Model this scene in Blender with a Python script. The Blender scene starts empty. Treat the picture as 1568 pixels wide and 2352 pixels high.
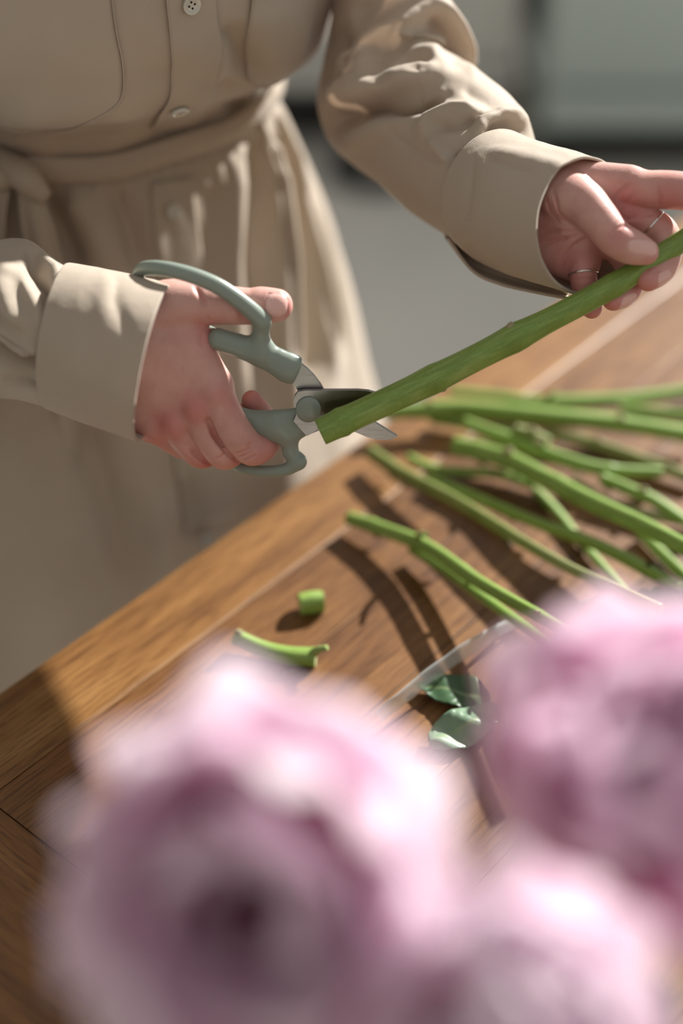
import bpy, bmesh, math, random
import numpy as np
from mathutils import Vector, Matrix, noise
from mathutils.bvhtree import BVHTree

sc = bpy.context.scene
COL = sc.collection
random.seed(7)

# ------------------------------------------------------------------ camera, sky, sun, exposure
TABLE_Z = 0.75
CAM_H = 0.593
FPX = 3267.0
PITCH = math.radians(38)
CP, SP = math.cos(PITCH), math.sin(PITCH)
CAM = np.array([0.0, 0.0, TABLE_Z + CAM_H])
RIGHT = np.array([1.0, 0, 0]); FWD = np.array([0, CP, -SP]); UP = np.array([0, SP, CP])

cam_d = bpy.data.cameras.new('camera')
cam_d.sensor_fit = 'VERTICAL'; cam_d.sensor_height = 36.0; cam_d.sensor_width = 24.0
cam_d.lens = 50.0
cam_d.clip_start = 0.01
cam_d.dof.use_dof = True
cam_d.dof.focus_distance = 0.765
cam_d.dof.aperture_fstop = 1.75
cam = bpy.data.objects.new('camera', cam_d); COL.objects.link(cam)
cam.location = CAM
cam.rotation_euler = (math.pi / 2 - PITCH, 0, 0)
sc.camera = cam

world = bpy.data.worlds.new('world'); sc.world = world
world.use_nodes = True
wn = world.node_tree.nodes; wl = world.node_tree.links
bg = wn['Background']
bg.inputs[0].default_value = (1.0, 0.985, 0.965, 1); bg.inputs[1].default_value = 0.43

sun_d = bpy.data.lights.new('sun', 'SUN'); sun_d.energy = 10.0; sun_d.angle = math.radians(1.2)
sun_d.color = (1.0, 0.965, 0.92)
sun = bpy.data.objects.new('sun', sun_d); COL.objects.link(sun)
SUN_TRAVEL = Vector((-0.58, -0.63, -0.52)).normalized()
sun.rotation_euler = SUN_TRAVEL.to_track_quat('-Z', 'Y').to_euler()
sun.location = (2, 3, 3)

sc.view_settings.view_transform = 'Standard'
sc.view_settings.look = 'None'
sc.view_settings.exposure = 0.0
sc.view_settings.gamma = 1.0
sc.view_settings.use_curve_mapping = False

# ------------------------------------------------------------------ geometry helpers
def P(px, py, d):
    return CAM + d * (FWD + RIGHT * (px - 784) / FPX + UP * (1176 - py) / FPX)
def T(px, py, h=0.0):                      # point at height h above the table top
    v = (1176 - py) / FPX
    return P(px, py, (CAM_H - h) / (SP - v * CP))
def FLOORP(px, py, z=0.0):
    v = (1176 - py) / FPX
    return P(px, py, (CAM[2] - z) / (SP - v * CP))
def project(V):
    R = V - CAM
    d = R @ FWD
    return np.stack([784 + FPX * (R @ RIGHT) / d, 1176 - FPX * (R @ UP) / d], 1), d
def V3(a): return Vector((float(a[0]), float(a[1]), float(a[2])))

def new_mesh(name, verts, faces, smooth=True):
    me = bpy.data.meshes.new(name)
    me.from_pydata([tuple(map(float, v)) for v in verts], [], [tuple(map(int, f)) for f in faces])
    me.update()
    if smooth: me.polygons.foreach_set('use_smooth', [True] * len(me.polygons))
    return me
def link(name, me, mat=None, parent=None, loc=None):
    o = bpy.data.objects.new(name, me); COL.objects.link(o)
    if mat is not None and me is not None and len(me.materials) == 0: me.materials.append(mat)
    if parent is not None:
        o.parent = parent
        if parent.name in origins: o.matrix_parent_inverse = origins[parent.name]
    return o
origins = {}
def empty(name, loc=(0, 0, 0)):
    o = bpy.data.objects.new(name, None); COL.objects.link(o)
    o.empty_display_size = 0.05
    o.location = V3(loc)
    origins[o.name] = Matrix.Translation(-V3(loc))
    return o
def tag(o, label, cat, group=None):
    o['label'] = label; o['category'] = cat
    if group: o['group'] = group
    return o
def solidify(o, t, offset=-1):
    m = o.modifiers.new('thick', 'SOLIDIFY'); m.thickness = t; m.offset = offset
    return m

def catmull(pts, n):
    pts = np.asarray(pts, float)
    k = len(pts)
    if k == 2:
        t = np.linspace(0, 1, n)[:, None]; return pts[0] * (1 - t) + pts[1] * t
    ext = np.vstack([2 * pts[0] - pts[1], pts, 2 * pts[-1] - pts[-2]])
    t = np.linspace(0, k - 1 - 1e-9, n); i = t.astype(int); f = (t - i)[:, None]
    p0, p1, p2, p3 = ext[i], ext[i + 1], ext[i + 2], ext[i + 3]
    return 0.5 * (2 * p1 + (p2 - p0) * f + (2 * p0 - 5 * p1 + 4 * p2 - p3) * f * f + (3 * p1 - p0 - 3 * p2 + p3) * f ** 3)

def loft(rings, nl, nt):
    """rings: list of (center, U, W); smooth tube of nl x nt points"""
    A = catmull(np.array([np.concatenate(r) for r in rings]), nl)
    th = np.linspace(0, 2 * np.pi, nt, endpoint=False)
    c, s = np.cos(th)[None, :, None], np.sin(th)[None, :, None]
    G = A[:, None, 0:3] + A[:, None, 3:6] * c + A[:, None, 6:9] * s
    return G
def tube_faces(nl, nt, closed=True):
    F = []
    for i in range(nl - 1):
        for j in range(nt if closed else nt - 1):
            a = i * nt + j; b = i * nt + (j + 1) % nt
            F.append((a, b, b + nt, a + nt))
    return F
def grid_normals(G, closed=True):
    if closed:
        dt = np.roll(G, -1, 1) - np.roll(G, 1, 1)
    else:
        dt = np.gradient(G, axis=1)
    dl = np.gradient(G, axis=0)
    n = np.cross(dt, dl)
    n /= np.linalg.norm(n, axis=2, keepdims=True) + 1e-12
    return n
def seg_dist(Q, poly):
    best = np.full(len(Q), 1e9); bt = np.zeros(len(Q))
    poly = np.asarray(poly, float); L = np.linalg.norm(np.diff(poly, axis=0), axis=1); tot = L.sum(); acc = 0
    for i in range(len(poly) - 1):
        a, b = poly[i], poly[i + 1]; d = b - a
        t = np.clip(((Q - a) @ d) / (d @ d + 1e-12), 0, 1)
        dist = np.linalg.norm(Q - a - t[:, None] * d, axis=1)
        m = dist < best
        best[m] = dist[m]; bt[m] = (acc + t[m] * L[i]) / tot
        acc += L[i]
    return best, bt
def sculpt(G, strokes, closed=True, both=False):
    """press folds into cloth: strokes = (polyline, width, millimetres), applied to the side that faces the viewer of the pattern"""
    for poly, w, amp in strokes:
        N = grid_normals(G, closed)
        Vv = G.reshape(-1, 3); Nv = N.reshape(-1, 3)
        q, d = project(Vv)
        view = (Vv - CAM); view /= np.linalg.norm(view, axis=1, keepdims=True)
        face = -(Nv * view).sum(1)
        sgn = 1.0 if np.mean(face[np.abs(face) > .3]) is not None else 1.0
        wgt = np.clip(face * 1.8 + 0.12, 0, 1)
        dd, t = seg_dist(q, poly)
        taper = np.clip(np.sin(np.pi * np.clip(t, 0, 1)) * 1.6 + 0.25, 0, 1)
        h = amp * 1e-3 * np.exp(-(dd / w) ** 2) * taper * wgt
        G = (Vv + Nv * h[:, None]).reshape(G.shape)
    for it in range(5):                      # relax pinched cloth
        S = (np.roll(G, 1, 1) + np.roll(G, -1, 1)) if closed else G * 2
        H = G.copy(); H[1:-1] = 0.4 * G[1:-1] + 0.15 * (S[1:-1] + G[:-2] + G[2:])
        G = H
    return G
def crumple(G, scale, amp, closed=True, stretch=(1, 1, 1), seed=0.0):
    N = grid_normals(G, closed); V = G.reshape(-1, 3); n = N.reshape(-1, 3); out = V.copy()
    for i in range(len(V)):
        p = Vector((V[i, 0] * scale * stretch[0] + seed, V[i, 1] * scale * stretch[1], V[i, 2] * scale * stretch[2]))
        h = noise.noise(p) + 0.45 * (1 - 2 * abs(noise.noise(p * 2.1)))
        out[i] += n[i] * h * amp
    return out.reshape(G.shape)

# ---- signed-distance modelling and surface nets
def smin(a, b, k):
    h = np.clip(0.5 + 0.5 * (b - a) / k, 0, 1)
    return b * (1 - h) + a * h - k * h * (1 - h)
class Field:
    def __init__(s, lo, hi, h):
        s.lo = np.array(lo, float); s.h = h
        n = np.ceil((np.array(hi, float) - s.lo) / h).astype(int) + 1
        s.ax = [s.lo[i] + h * np.arange(n[i], dtype=np.float32) for i in range(3)]
        s.shape = tuple(n)
    def new(s): return np.full(s.shape, 1e3, np.float32)
    def box(s, lo, hi):
        sl = []
        for i in range(3):
            a = max(0, int((lo[i] - s.lo[i]) / s.h)); b = min(s.shape[i], int((hi[i] - s.lo[i]) / s.h) + 2)
            sl.append(slice(a, max(a, b)))
        return tuple(sl)
    def cone(s, F, a, b, r1, r2, k, sw=1.0, pad=30):
        """tapered capsule, sw scales its thickness along the third axis"""
        a = np.array(a, float); b = np.array(b, float); R = max(r1, r2) + pad
        lo = np.minimum(a, b) - R; hi = np.maximum(a, b) + R
        sl = s.box(lo, hi)
        X = s.ax[0][sl[0]][:, None, None]; Y = s.ax[1][sl[1]][None, :, None]; Z = s.ax[2][sl[2]][None, None, :]
        d = b - a; L = float(d @ d) + 1e-9
        t = np.clip(((X - a[0]) * d[0] + (Y - a[1]) * d[1] + (Z - a[2]) * d[2]) / L, 0, 1)
        dist = np.sqrt((X - a[0] - t * d[0]) ** 2 + (Y - a[1] - t * d[1]) ** 2 + ((Z - a[2] - t * d[2]) / sw) ** 2) - (r1 + (r2 - r1) * t)
        F[sl] = smin(F[sl], dist.astype(np.float32), k)
    def groove(s, F, poly, w, amp):
        poly = np.array(poly, float)
        for a, b in zip(poly[:-1], poly[1:]):
            lo = np.minimum(a, b) - 3 * w; hi = np.maximum(a, b) + 3 * w
            sl = s.box(lo, hi)
            X = s.ax[0][sl[0]][:, None, None]; Y = s.ax[1][sl[1]][None, :, None]; Z = s.ax[2][sl[2]][None, None, :]
            d = b - a; L = float(d @ d) + 1e-9
            t = np.clip(((X - a[0]) * d[0] + (Y - a[1]) * d[1] + (Z - a[2]) * d[2]) / L, 0, 1)
            q = (X - a[0] - t * d[0]) ** 2 + (Y - a[1] - t * d[1]) ** 2 + (Z - a[2] - t * d[2]) ** 2
            F[sl] += (amp * np.exp(-q / (w * w))).astype(np.float32)
    def mesh(s, F, smooth=2):
        sg = F < 0
        n = F.shape
        cnt = np.zeros((n[0] - 1, n[1] - 1, n[2] - 1), np.int8)
        for dx in (0, 1):
            for dy in (0, 1):
                for dz in (0, 1):
                    cnt += sg[dx:n[0] - 1 + dx, dy:n[1] - 1 + dy, dz:n[2] - 1 + dz]
        act = (cnt > 0) & (cnt < 8)
        ijk = np.argwhere(act)
        idx = np.full(act.shape, -1, np.int64); idx[act] = np.arange(len(ijk))
        acc = np.zeros((len(ijk), 3)); num = np.zeros(len(ijk))
        C = [(0, 0, 0), (1, 0, 0), (0, 1, 0), (1, 1, 0), (0, 0, 1), (1, 0, 1), (0, 1, 1), (1, 1, 1)]
        E = [(0, 1), (2, 3), (4, 5), (6, 7), (0, 2), (1, 3), (4, 6), (5, 7), (0, 4), (1, 5), (2, 6), (3, 7)]
        val = [F[ijk[:, 0] + c[0], ijk[:, 1] + c[1], ijk[:, 2] + c[2]] for c in C]
        for a, b in E:
            va, vb = val[a], val[b]; m = (va < 0) != (vb < 0)
            t = np.where(m, va / (va - vb + 1e-20), 0)
            p = np.array(C[a]) + t[:, None] * (np.array(C[b]) - np.array(C[a]))
            acc[m] += p[m]; num[m] += 1
        V = s.lo + s.h * (ijk + acc / num[:, None])
        Q = []
        for axd in range(3):
            a1, a2 = [(1, 2), (2, 0), (0, 1)][axd]
            sl0 = [slice(None)] * 3; sl1 = [slice(None)] * 3
            sl0[axd] = slice(0, -1); sl1[axd] = slice(1, None)
            ch = sg[tuple(sl0)] != sg[tuple(sl1)]
            pts = np.argwhere(ch)
            ok = (pts[:, a1] > 0) & (pts[:, a2] > 0) & (pts[:, a1] < n[a1] - 1) & (pts[:, a2] < n[a2] - 1)
            pts = pts[ok]
            def at(o1, o2):
                q = pts.copy(); q[:, a1] -= o1; q[:, a2] -= o2
                return idx[q[:, 0], q[:, 1], q[:, 2]]
            quad = np.stack([at(1, 1), at(0, 1), at(0, 0), at(1, 0)], 1)
            flip = ~sg[pts[:, 0], pts[:, 1], pts[:, 2]]
            quad[flip] = quad[flip][:, ::-1]
            Q.append(quad)
        Q = np.vstack(Q); Q = Q[(Q >= 0).all(1)]
        ed = np.vstack([Q[:, [0, 1]], Q[:, [1, 2]], Q[:, [2, 3]], Q[:, [3, 0]]])
        for it in range(smooth):
            sm = np.zeros_like(V); c = np.zeros(len(V))
            for k in range(3):
                sm[:, k] = np.bincount(ed[:, 0], V[ed[:, 1], k], len(V)) + np.bincount(ed[:, 1], V[ed[:, 0], k], len(V))
            c = np.bincount(ed[:, 0], minlength=len(V)) + np.bincount(ed[:, 1], minlength=len(V))
            V = 0.5 * V + 0.5 * sm / np.maximum(c, 1)[:, None]
        return V, Q

class Frame:
    """rigid frame for hand work: units of 1/4356 m, x to the right, y down, w away"""
    def __init__(s, cx, cy, D, tilt=0.0):
        s.c = np.array([cx, cy, 0.0]); s.o = P(cx, cy, D); s.s = D / FPX
        # axes square to the line of sight through the frame centre
        f = s.o - CAM; f /= np.linalg.norm(f)
        r = np.cross(f, UP); r /= np.linalg.norm(r)
        dn = np.cross(f, r)
        s.r = r; ct, st = math.cos(tilt), math.sin(tilt)
        s.d = dn * ct + f * st; s.w = f * ct - dn * st
        s.ky = 1 / ct
        s.k = np.linalg.norm(s.o - CAM) / D * s.s
    def __call__(s, V):
        V = np.atleast_2d(np.asarray(V, float)) - s.c
        return s.o + s.k * (V[:, :1] * s.r + V[:, 1:2] * s.d * s.ky + V[:, 2:3] * s.w)

# ------------------------------------------------------------------ materials
def mat(name):
    m = bpy.data.materials.new(name); m.use_nodes = True
    nt = m.node_tree; b = nt.nodes['Principled BSDF']
    return m, nt, b
def node(nt, typ, **kw):
    n = nt.nodes.new(typ)
    for k, v in kw.items():
        if k in n.inputs.keys(): n.inputs[k].default_value = v
        else: setattr(n, k, v)
    return n
def ramp(nt, fac, stops):
    r = nt.nodes.new('ShaderNodeValToRGB')
    el = r.color_ramp.elements
    while len(el) < len(stops): el.new(0.5)
    for e, (p, c) in zip(el, stops): e.position = p; e.color = (*c, 1)
    if fac is not None: nt.links.new(fac, r.inputs[0])
    return r
def mix(nt, fac, a, b, mode='MIX'):
    m = nt.nodes.new('ShaderNodeMix'); m.data_type = 'RGBA'; m.blend_type = mode
    for sock, v in ((m.inputs[0], fac), (m.inputs[6], a), (m.inputs[7], b)):
        if hasattr(v, 'is_output'): nt.links.new(v, sock)
        elif isinstance(v, (int, float)): sock.default_value = v
        else: sock.default_value = (*v, 1)
    return m.outputs[2]
def coords(nt, kind='Object', scale=(1, 1, 1), rot=(0, 0, 0)):
    tc = nt.nodes.new('ShaderNodeTexCoord'); mp = nt.nodes.new('ShaderNodeMapping')
    mp.inputs['Scale'].default_value = scale; mp.inputs['Rotation'].default_value = rot
    nt.links.new(tc.outputs[kind], mp.inputs[0]); return mp.outputs[0]
def bump(nt, b, h, strength, dist=0.001, prev=None):
    n = nt.nodes.new('ShaderNodeBump'); n.inputs['Strength'].default_value = strength; n.inputs['Distance'].default_value = dist
    nt.links.new(h, n.inputs['Height'])
    if prev is not None: nt.links.new(prev, n.inputs['Normal'])
    nt.links.new(n.outputs[0], b.inputs['Normal']); return n.outputs[0]
def noise_tex(nt, vec, scale, detail=4, rough=0.5):
    n = nt.nodes.new('ShaderNodeTexNoise'); n.inputs['Scale'].default_value = scale
    n.inputs['Detail'].default_value = detail; n.inputs['Roughness'].default_value = rough
    nt.links.new(vec, n.inputs['Vector']); return n.outputs['Fac']
def plain(name, col, rough=0.5, metal=0.0, **kw):
    m, nt, b = mat(name)
    b.inputs['Base Color'].default_value = (*col, 1); b.inputs['Roughness'].default_value = rough; b.inputs['Metallic'].default_value = metal
    for k, v in kw.items(): b.inputs[k].default_value = v
    return m

def make_cloth():
    m, nt, b = mat('sand_cotton')
    v = coords(nt)
    big = noise_tex(nt, v, 9, 3)
    c = ramp(nt, big, [(0.3, (0.455, 0.385, 0.305)), (0.7, (0.51, 0.435, 0.35))]).outputs[0]
    nt.links.new(c, b.inputs['Base Color'])
    b.inputs['Roughness'].default_value = 0.72
    b.inputs['Sheen Weight'].default_value = 0.25; b.inputs['Sheen Roughness'].default_value = 0.4
    b.inputs['Specular IOR Level'].default_value = 0.35
    crease = noise_tex(nt, v, 55, 5, 0.6)
    p = bump(nt, b, crease, 0.35, 0.0016)
    weave = noise_tex(nt, v, 1400, 2)
    p = bump(nt, b, weave, 0.35, 0.0003, p)
    tr = nt.nodes.new('ShaderNodeBsdfTranslucent'); tr.inputs[0].default_value = (0.62, 0.42, 0.28, 1)
    mx = nt.nodes.new('ShaderNodeMixShader'); mx.inputs[0].default_value = 0.10
    out = nt.nodes['Material Output']
    nt.links.new(b.outputs[0], mx.inputs[1]); nt.links.new(tr.outputs[0], mx.inputs[2]); nt.links.new(mx.outputs[0], out.inputs[0])
    return m
def make_skin():
    m, nt, b = mat('skin')
    v = coords(nt)
    at = nt.nodes.new('ShaderNodeAttribute'); at.attribute_name = 'tone'
    sep = nt.nodes.new('ShaderNodeSeparateColor'); nt.links.new(at.outputs['Color'], sep.inputs[0])
    blot = noise_tex(nt, v, 60, 4, 0.6)
    base = ramp(nt, blot, [(0.3, (0.58, 0.315, 0.27)), (0.7, (0.69, 0.43, 0.37))]).outputs[0]
    red = mix(nt, sep.outputs[0], base, (0.56, 0.16, 0.15))
    col = mix(nt, sep.outputs[1], red, (0.78, 0.50, 0.45))
    nt.links.new(col, b.inputs['Base Color'])
    rr = nt.nodes.new('ShaderNodeMapRange'); rr.inputs[3].default_value = 0.46; rr.inputs[4].default_value = 0.22
    nt.links.new(sep.outputs[1], rr.inputs[0]); nt.links.new(rr.outputs[0], b.inputs['Roughness'])
    b.inputs['Subsurface Weight'].default_value = 0.25
    b.inputs['Subsurface Radius'].default_value = (1.0, 0.35, 0.2); b.inputs['Subsurface Scale'].default_value = 0.004
    fine = noise_tex(nt, v, 700, 3)
    p = bump(nt, b, fine, 0.25, 0.0004)
    wr = nt.nodes.new('ShaderNodeTexVoronoi'); wr.inputs['Scale'].default_value = 900
    nt.links.new(v, wr.inputs['Vector']); bump(nt, b, wr.outputs[0], 0.12, 0.0003, p)
    return m
def make_wood(name='oiled_oak', gain=(1, 1, 1)):
    m, nt, b = mat(name)
    v = coords(nt, 'Object', (1, 1, 1))
    oi = nt.nodes.new('ShaderNodeObjectInfo')
    off = nt.nodes.new('ShaderNodeVectorMath'); off.operation = 'SCALE'; off.inputs[0].default_value = (3.7, 5.1, 2.3)
    nt.links.new(oi.outputs['Random'], off.inputs[3])
    ad = nt.nodes.new('ShaderNodeVectorMath'); ad.operation = 'ADD'
    nt.links.new(v, ad.inputs[0]); nt.links.new(off.outputs[0], ad.inputs[1])
    def st(sx, sy):
        mp = nt.nodes.new('ShaderNodeMapping'); mp.inputs['Scale'].default_value = (sx, sy, sy)
        nt.links.new(ad.outputs[0], mp.inputs[0]); return mp.outputs[0]
    g1 = noise_tex(nt, st(5, 60), 1.0, 5, 0.6)
    g2 = noise_tex(nt, st(28, 520), 1.0, 4, 0.65)
    g3 = noise_tex(nt, st(2, 14), 1.0, 3, 0.5)
    c1 = ramp(nt, g1, [(0.25, (0.15, 0.068, 0.020)), (0.5, (0.275, 0.145, 0.046)), (0.8, (0.40, 0.235, 0.088))]).outputs[0]
    c2 = ramp(nt, g2, [(0.38, (0.36, 0.27, 0.22)), (0.52, (1, 1, 1))]).outputs[0]
    c = mix(nt, 0.75, c1, c2, 'MULTIPLY')
    tone = ramp(nt, oi.outputs['Random'], [(0.0, (0.72, 0.66, 0.62)), (0.5, (0.95, 0.92, 0.9)), (1.0, (1.12, 1.08, 1.0))]).outputs[0]
    c = mix(nt, 1.0, c, tone, 'MULTIPLY')
    c = mix(nt, g3, c, mix(nt, 1.0, c, (0.72, 0.62, 0.55), 'MULTIPLY'))
    c = mix(nt, 1.0, c, gain, 'MULTIPLY')
    nt.links.new(c, b.inputs['Base Color'])
    rr = nt.nodes.new('ShaderNodeMapRange'); rr.inputs[3].default_value = 0.34; rr.inputs[4].default_value = 0.52
    nt.links.new(g2, rr.inputs[0]); nt.links.new(rr.outputs[0], b.inputs['Roughness'])
    b.inputs['Specular IOR Level'].default_value = 0.5
    bump(nt, b, g2, 0.35, 0.0006)
    return m
def make_stem_mat(name, c0, c1, c2):
    m, nt, b = mat(name)
    at = nt.nodes.new('ShaderNodeAttribute'); at.attribute_name = 'tone'
    sep = nt.nodes.new('ShaderNodeSeparateColor'); nt.links.new(at.outputs['Color'], sep.inputs[0])
    uvx = nt.nodes.new('ShaderNodeCombineXYZ')
    nt.links.new(sep.outputs[0], uvx.inputs[0]); nt.links.new(sep.outputs[1], uvx.inputs[1])
    mp = nt.nodes.new('ShaderNodeMapping'); mp.inputs['Scale'].default_value = (6, 16, 1)
    nt.links.new(uvx.outputs[0], mp.inputs[0])
    oi = nt.nodes.new('ShaderNodeObjectInfo')
    n1 = nt.nodes.new('ShaderNodeTexNoise'); n1.noise_dimensions = '4D'; n1.inputs['Scale'].default_value = 1.0; n1.inputs['Detail'].default_value = 4
    nt.links.new(mp.outputs[0], n1.inputs['Vector']); nt.links.new(oi.outputs['Random'], n1.inputs['W'])
    c = ramp(nt, n1.outputs['Fac'], [(0.28, c0), (0.5, c1), (0.72, c2)]).outputs[0]
    c = mix(nt, sep.outputs[2], c, (0.42, 0.40, 0.24))
    v = coords(nt); sp = noise_tex(nt, v, 900, 2)
    c = mix(nt, 0.5, c, ramp(nt, sp, [(0.35, (0.75, 0.8, 0.7)), (0.6, (1, 1, 1))]).outputs[0], 'MULTIPLY')
    nt.links.new(c, b.inputs['Base Color'])
    b.inputs['Roughness'].default_value = 0.42
    b.inputs['Subsurface Weight'].default_value = 0.12
    b.inputs['Subsurface Radius'].default_value = (0.5, 1, 0.2); b.inputs['Subsurface Scale'].default_value = 0.003
    bump(nt, b, sp, 0.2, 0.0004)
    return m
def make_petal(name, tip, mid, base, b0=0.18):
    m, nt, b = mat(name)
    uv = nt.nodes.new('ShaderNodeAttribute'); uv.attribute_name = 'tone'
    sep = nt.nodes.new('ShaderNodeSeparateColor'); nt.links.new(uv.outputs['Color'], sep.inputs[0])
    oi = nt.nodes.new('ShaderNodeObjectInfo')
    v = coords(nt); nz = noise_tex(nt, v, 45, 3)
    ad = nt.nodes.new('ShaderNodeMath'); ad.operation = 'MULTIPLY_ADD'; ad.inputs[1].default_value = 0.35; ad.inputs[2].default_value = -0.17
    nt.links.new(nz, ad.inputs[0])
    a2 = nt.nodes.new('ShaderNodeMath'); a2.operation = 'ADD'
    nt.links.new(sep.outputs[0], a2.inputs[0]); nt.links.new(ad.outputs[0], a2.inputs[1])
    c = ramp(nt, a2.outputs[0], [(b0, base), (0.48 + (b0 - .18) * .6, mid), (0.82, tip)]).outputs[0]
    tint = ramp(nt, oi.outputs['Random'], [(0.0, (1.0, 0.86, 0.94)), (0.5, (1, 0.96, 1.0)), (1.0, (1, 1, 1))]).outputs[0]
    c = mix(nt, 1.0, c, tint, 'MULTIPLY')
    nt.links.new(c, b.inputs['Base Color']); b.inputs['Roughness'].default_value = 0.6
    b.inputs['Sheen Weight'].default_value = 0.2
    tr = nt.nodes.new('ShaderNodeBsdfTranslucent'); nt.links.new(c, tr.inputs[0])
    mx = nt.nodes.new('ShaderNodeMixShader'); mx.inputs[0].default_value = 0.45
    out = nt.nodes['Material Output']
    nt.links.new(b.outputs[0], mx.inputs[1]); nt.links.new(tr.outputs[0], mx.inputs[2]); nt.links.new(mx.outputs[0], out.inputs[0])
    return m
def make_floor():
    m, nt, b = mat('sealed_concrete')
    v = coords(nt)
    n = noise_tex(nt, v, 1.7, 5, 0.6)
    c = ramp(nt, n, [(0.3, (0.72, 0.715, 0.68)), (0.55, (0.80, 0.785, 0.73)), (0.8, (0.86, 0.83, 0.74))]).outputs[0]
    nt.links.new(c, b.inputs['Base Color']); b.inputs['Roughness'].default_value = 0.3
    return m
def make_metal():
    m, nt, b = mat('brushed_steel')
    v = coords(nt, 'Object', (40, 1500, 1500))
    n = noise_tex(nt, v, 1.0, 3)
    b.inputs['Base Color'].default_value = (0.36, 0.355, 0.35, 1); b.inputs['Metallic'].default_value = 1.0
    rr = nt.nodes.new('ShaderNodeMapRange'); rr.inputs[3].default_value = 0.22; rr.inputs[4].default_value = 0.42
    nt.links.new(n, rr.inputs[0]); nt.links.new(rr.outputs[0], b.inputs['Roughness'])
    bump(nt, b, n, 0.1, 0.0002)
    return m
def make_leaf(name, ca, cb):
    m, nt, b = mat(name)
    at = nt.nodes.new('ShaderNodeAttribute'); at.attribute_name = 'tone'
    sep = nt.nodes.new('ShaderNodeSeparateColor'); nt.links.new(at.outputs['Color'], sep.inputs[0])
    v = coords(nt); n = noise_tex(nt, v, 80, 4)
    c = ramp(nt, n, [(0.3, ca), (0.7, cb)]).outputs[0]
    c = mix(nt, sep.outputs[0], c, (0.22, 0.30, 0.14))
    nt.links.new(c, b.inputs['Base Color']); b.inputs['Roughness'].default_value = 0.35
    bump(nt, b, n, 0.3, 0.001)
    return m
CLOTH = make_cloth(); SKIN = make_skin(); WOOD = make_wood(); WOOD2 = make_wood('darker_oak', (0.76, 0.70, 0.68))
STEM = make_stem_mat('green_stem', (0.165, 0.255, 0.045), (0.215, 0.34, 0.07), (0.32, 0.43, 0.125))
STEM2 = make_stem_mat('olive_stem', (0.10, 0.14, 0.03), (0.19, 0.23, 0.055), (0.30, 0.30, 0.11))
SCAR = plain('dry_leaf_scar', (0.34, 0.30, 0.17), 0.8)
SCARD = plain('dark_bud', (0.07, 0.06, 0.025), 0.8)
CUT = plain('cut_stem_face', (0.42, 0.50, 0.22), 0.6)
SAGE = plain('sage_plastic', (0.265, 0.32, 0.275), 0.30, 0.0, **{'Specular IOR Level': 0.5})
STEEL = make_metal()
FLOOR = make_floor()
PETAL = make_petal('pale_petal', (0.88, 0.80, 0.85), (0.85, 0.60, 0.74), (0.50, 0.006, 0.13), 0.36)
PETAL2 = make_petal('pink_petal', (0.87, 0.72, 0.81), (0.82, 0.40, 0.61), (0.52, 0.015, 0.18))
PEARL = plain('shell_button', (0.62, 0.60, 0.52), 0.25, **{'Coat Weight': 0.5})
HOLE_SHADE = plain('painted_hole_shade', (0.03, 0.025, 0.02), 0.8)  # dark colour stands in for the shade inside the thread holes
SILVER = plain('silver', (0.80, 0.78, 0.74), 0.18, 1.0)
LEAF = make_leaf('dark_leaf', (0.030, 0.075, 0.035), (0.06, 0.12, 0.055))
LEAF2 = make_leaf('pale_leaf', (0.10, 0.19, 0.11), (0.20, 0.29, 0.19))
CAB = plain('grey_green_lacquer', (0.40, 0.475, 0.455), 0.45)
CAB2 = plain('warm_grey_lacquer', (0.56, 0.57, 0.54), 0.5)
BLACK = plain('black_enamel', (0.012, 0.014, 0.014), 0.4)
GLASS, _nt, _b = mat('clear_film')
_b.inputs['Base Color'].default_value = (0.85, 0.88, 0.88, 1); _b.inputs['Roughness'].default_value = 0.2
_b.inputs['Transmission Weight'].default_value = 0.75; _b.inputs['IOR'].default_value = 1.2
CERAMIC = plain('cream_ceramic', (0.62, 0.60, 0.55), 0.3)

def set_tone(me, arr):
    a = me.color_attributes.new('tone', 'FLOAT_COLOR', 'POINT')
    full = np.ones((len(arr), 4), np.float32); full[:, :arr.shape[1]] = arr
    a.data.foreach_set('color', full.ravel())

# ------------------------------------------------------------------ setting: floor
def box_mesh(name, lo, hi, bev=0.0, seg=2):
    bm = bmesh.new(); bmesh.ops.create_cube(bm, size=1)
    for v in bm.verts:
        v.co = Vector([lo[i] + (v.co[i] + .5) * (hi[i] - lo[i]) for i in range(3)])
    if bev: bmesh.ops.bevel(bm, geom=bm.edges[:] + bm.verts[:], offset=bev, segments=seg, affect='EDGES', profile=0.6)
    me = bpy.data.meshes.new(name); bm.to_mesh(me); bm.free()
    return me
fl = link('floor', box_mesh('floor', (-1.15, -1.7, -0.1), (5, 6, 0.0)), FLOOR); fl['kind'] = 'structure'
WALLM = plain('sky_block_dark', (.12, .115, .105), .8)  # kept dark so the added walls bounce little sun
for nm, lo, hi in (('sky_block_wall_left', (-1.15, -1.7, 0), (-1.05, 3.6, 2.6)), ('sky_block_wall_front', (-1.05, -1.7, 0), (2.6, -1.6, 2.6))):  # unseen walls added to cut sky fill from the left and front
    w_ = link(nm, box_mesh(nm, lo, hi), WALLM); w_['kind'] = 'structure'

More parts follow.
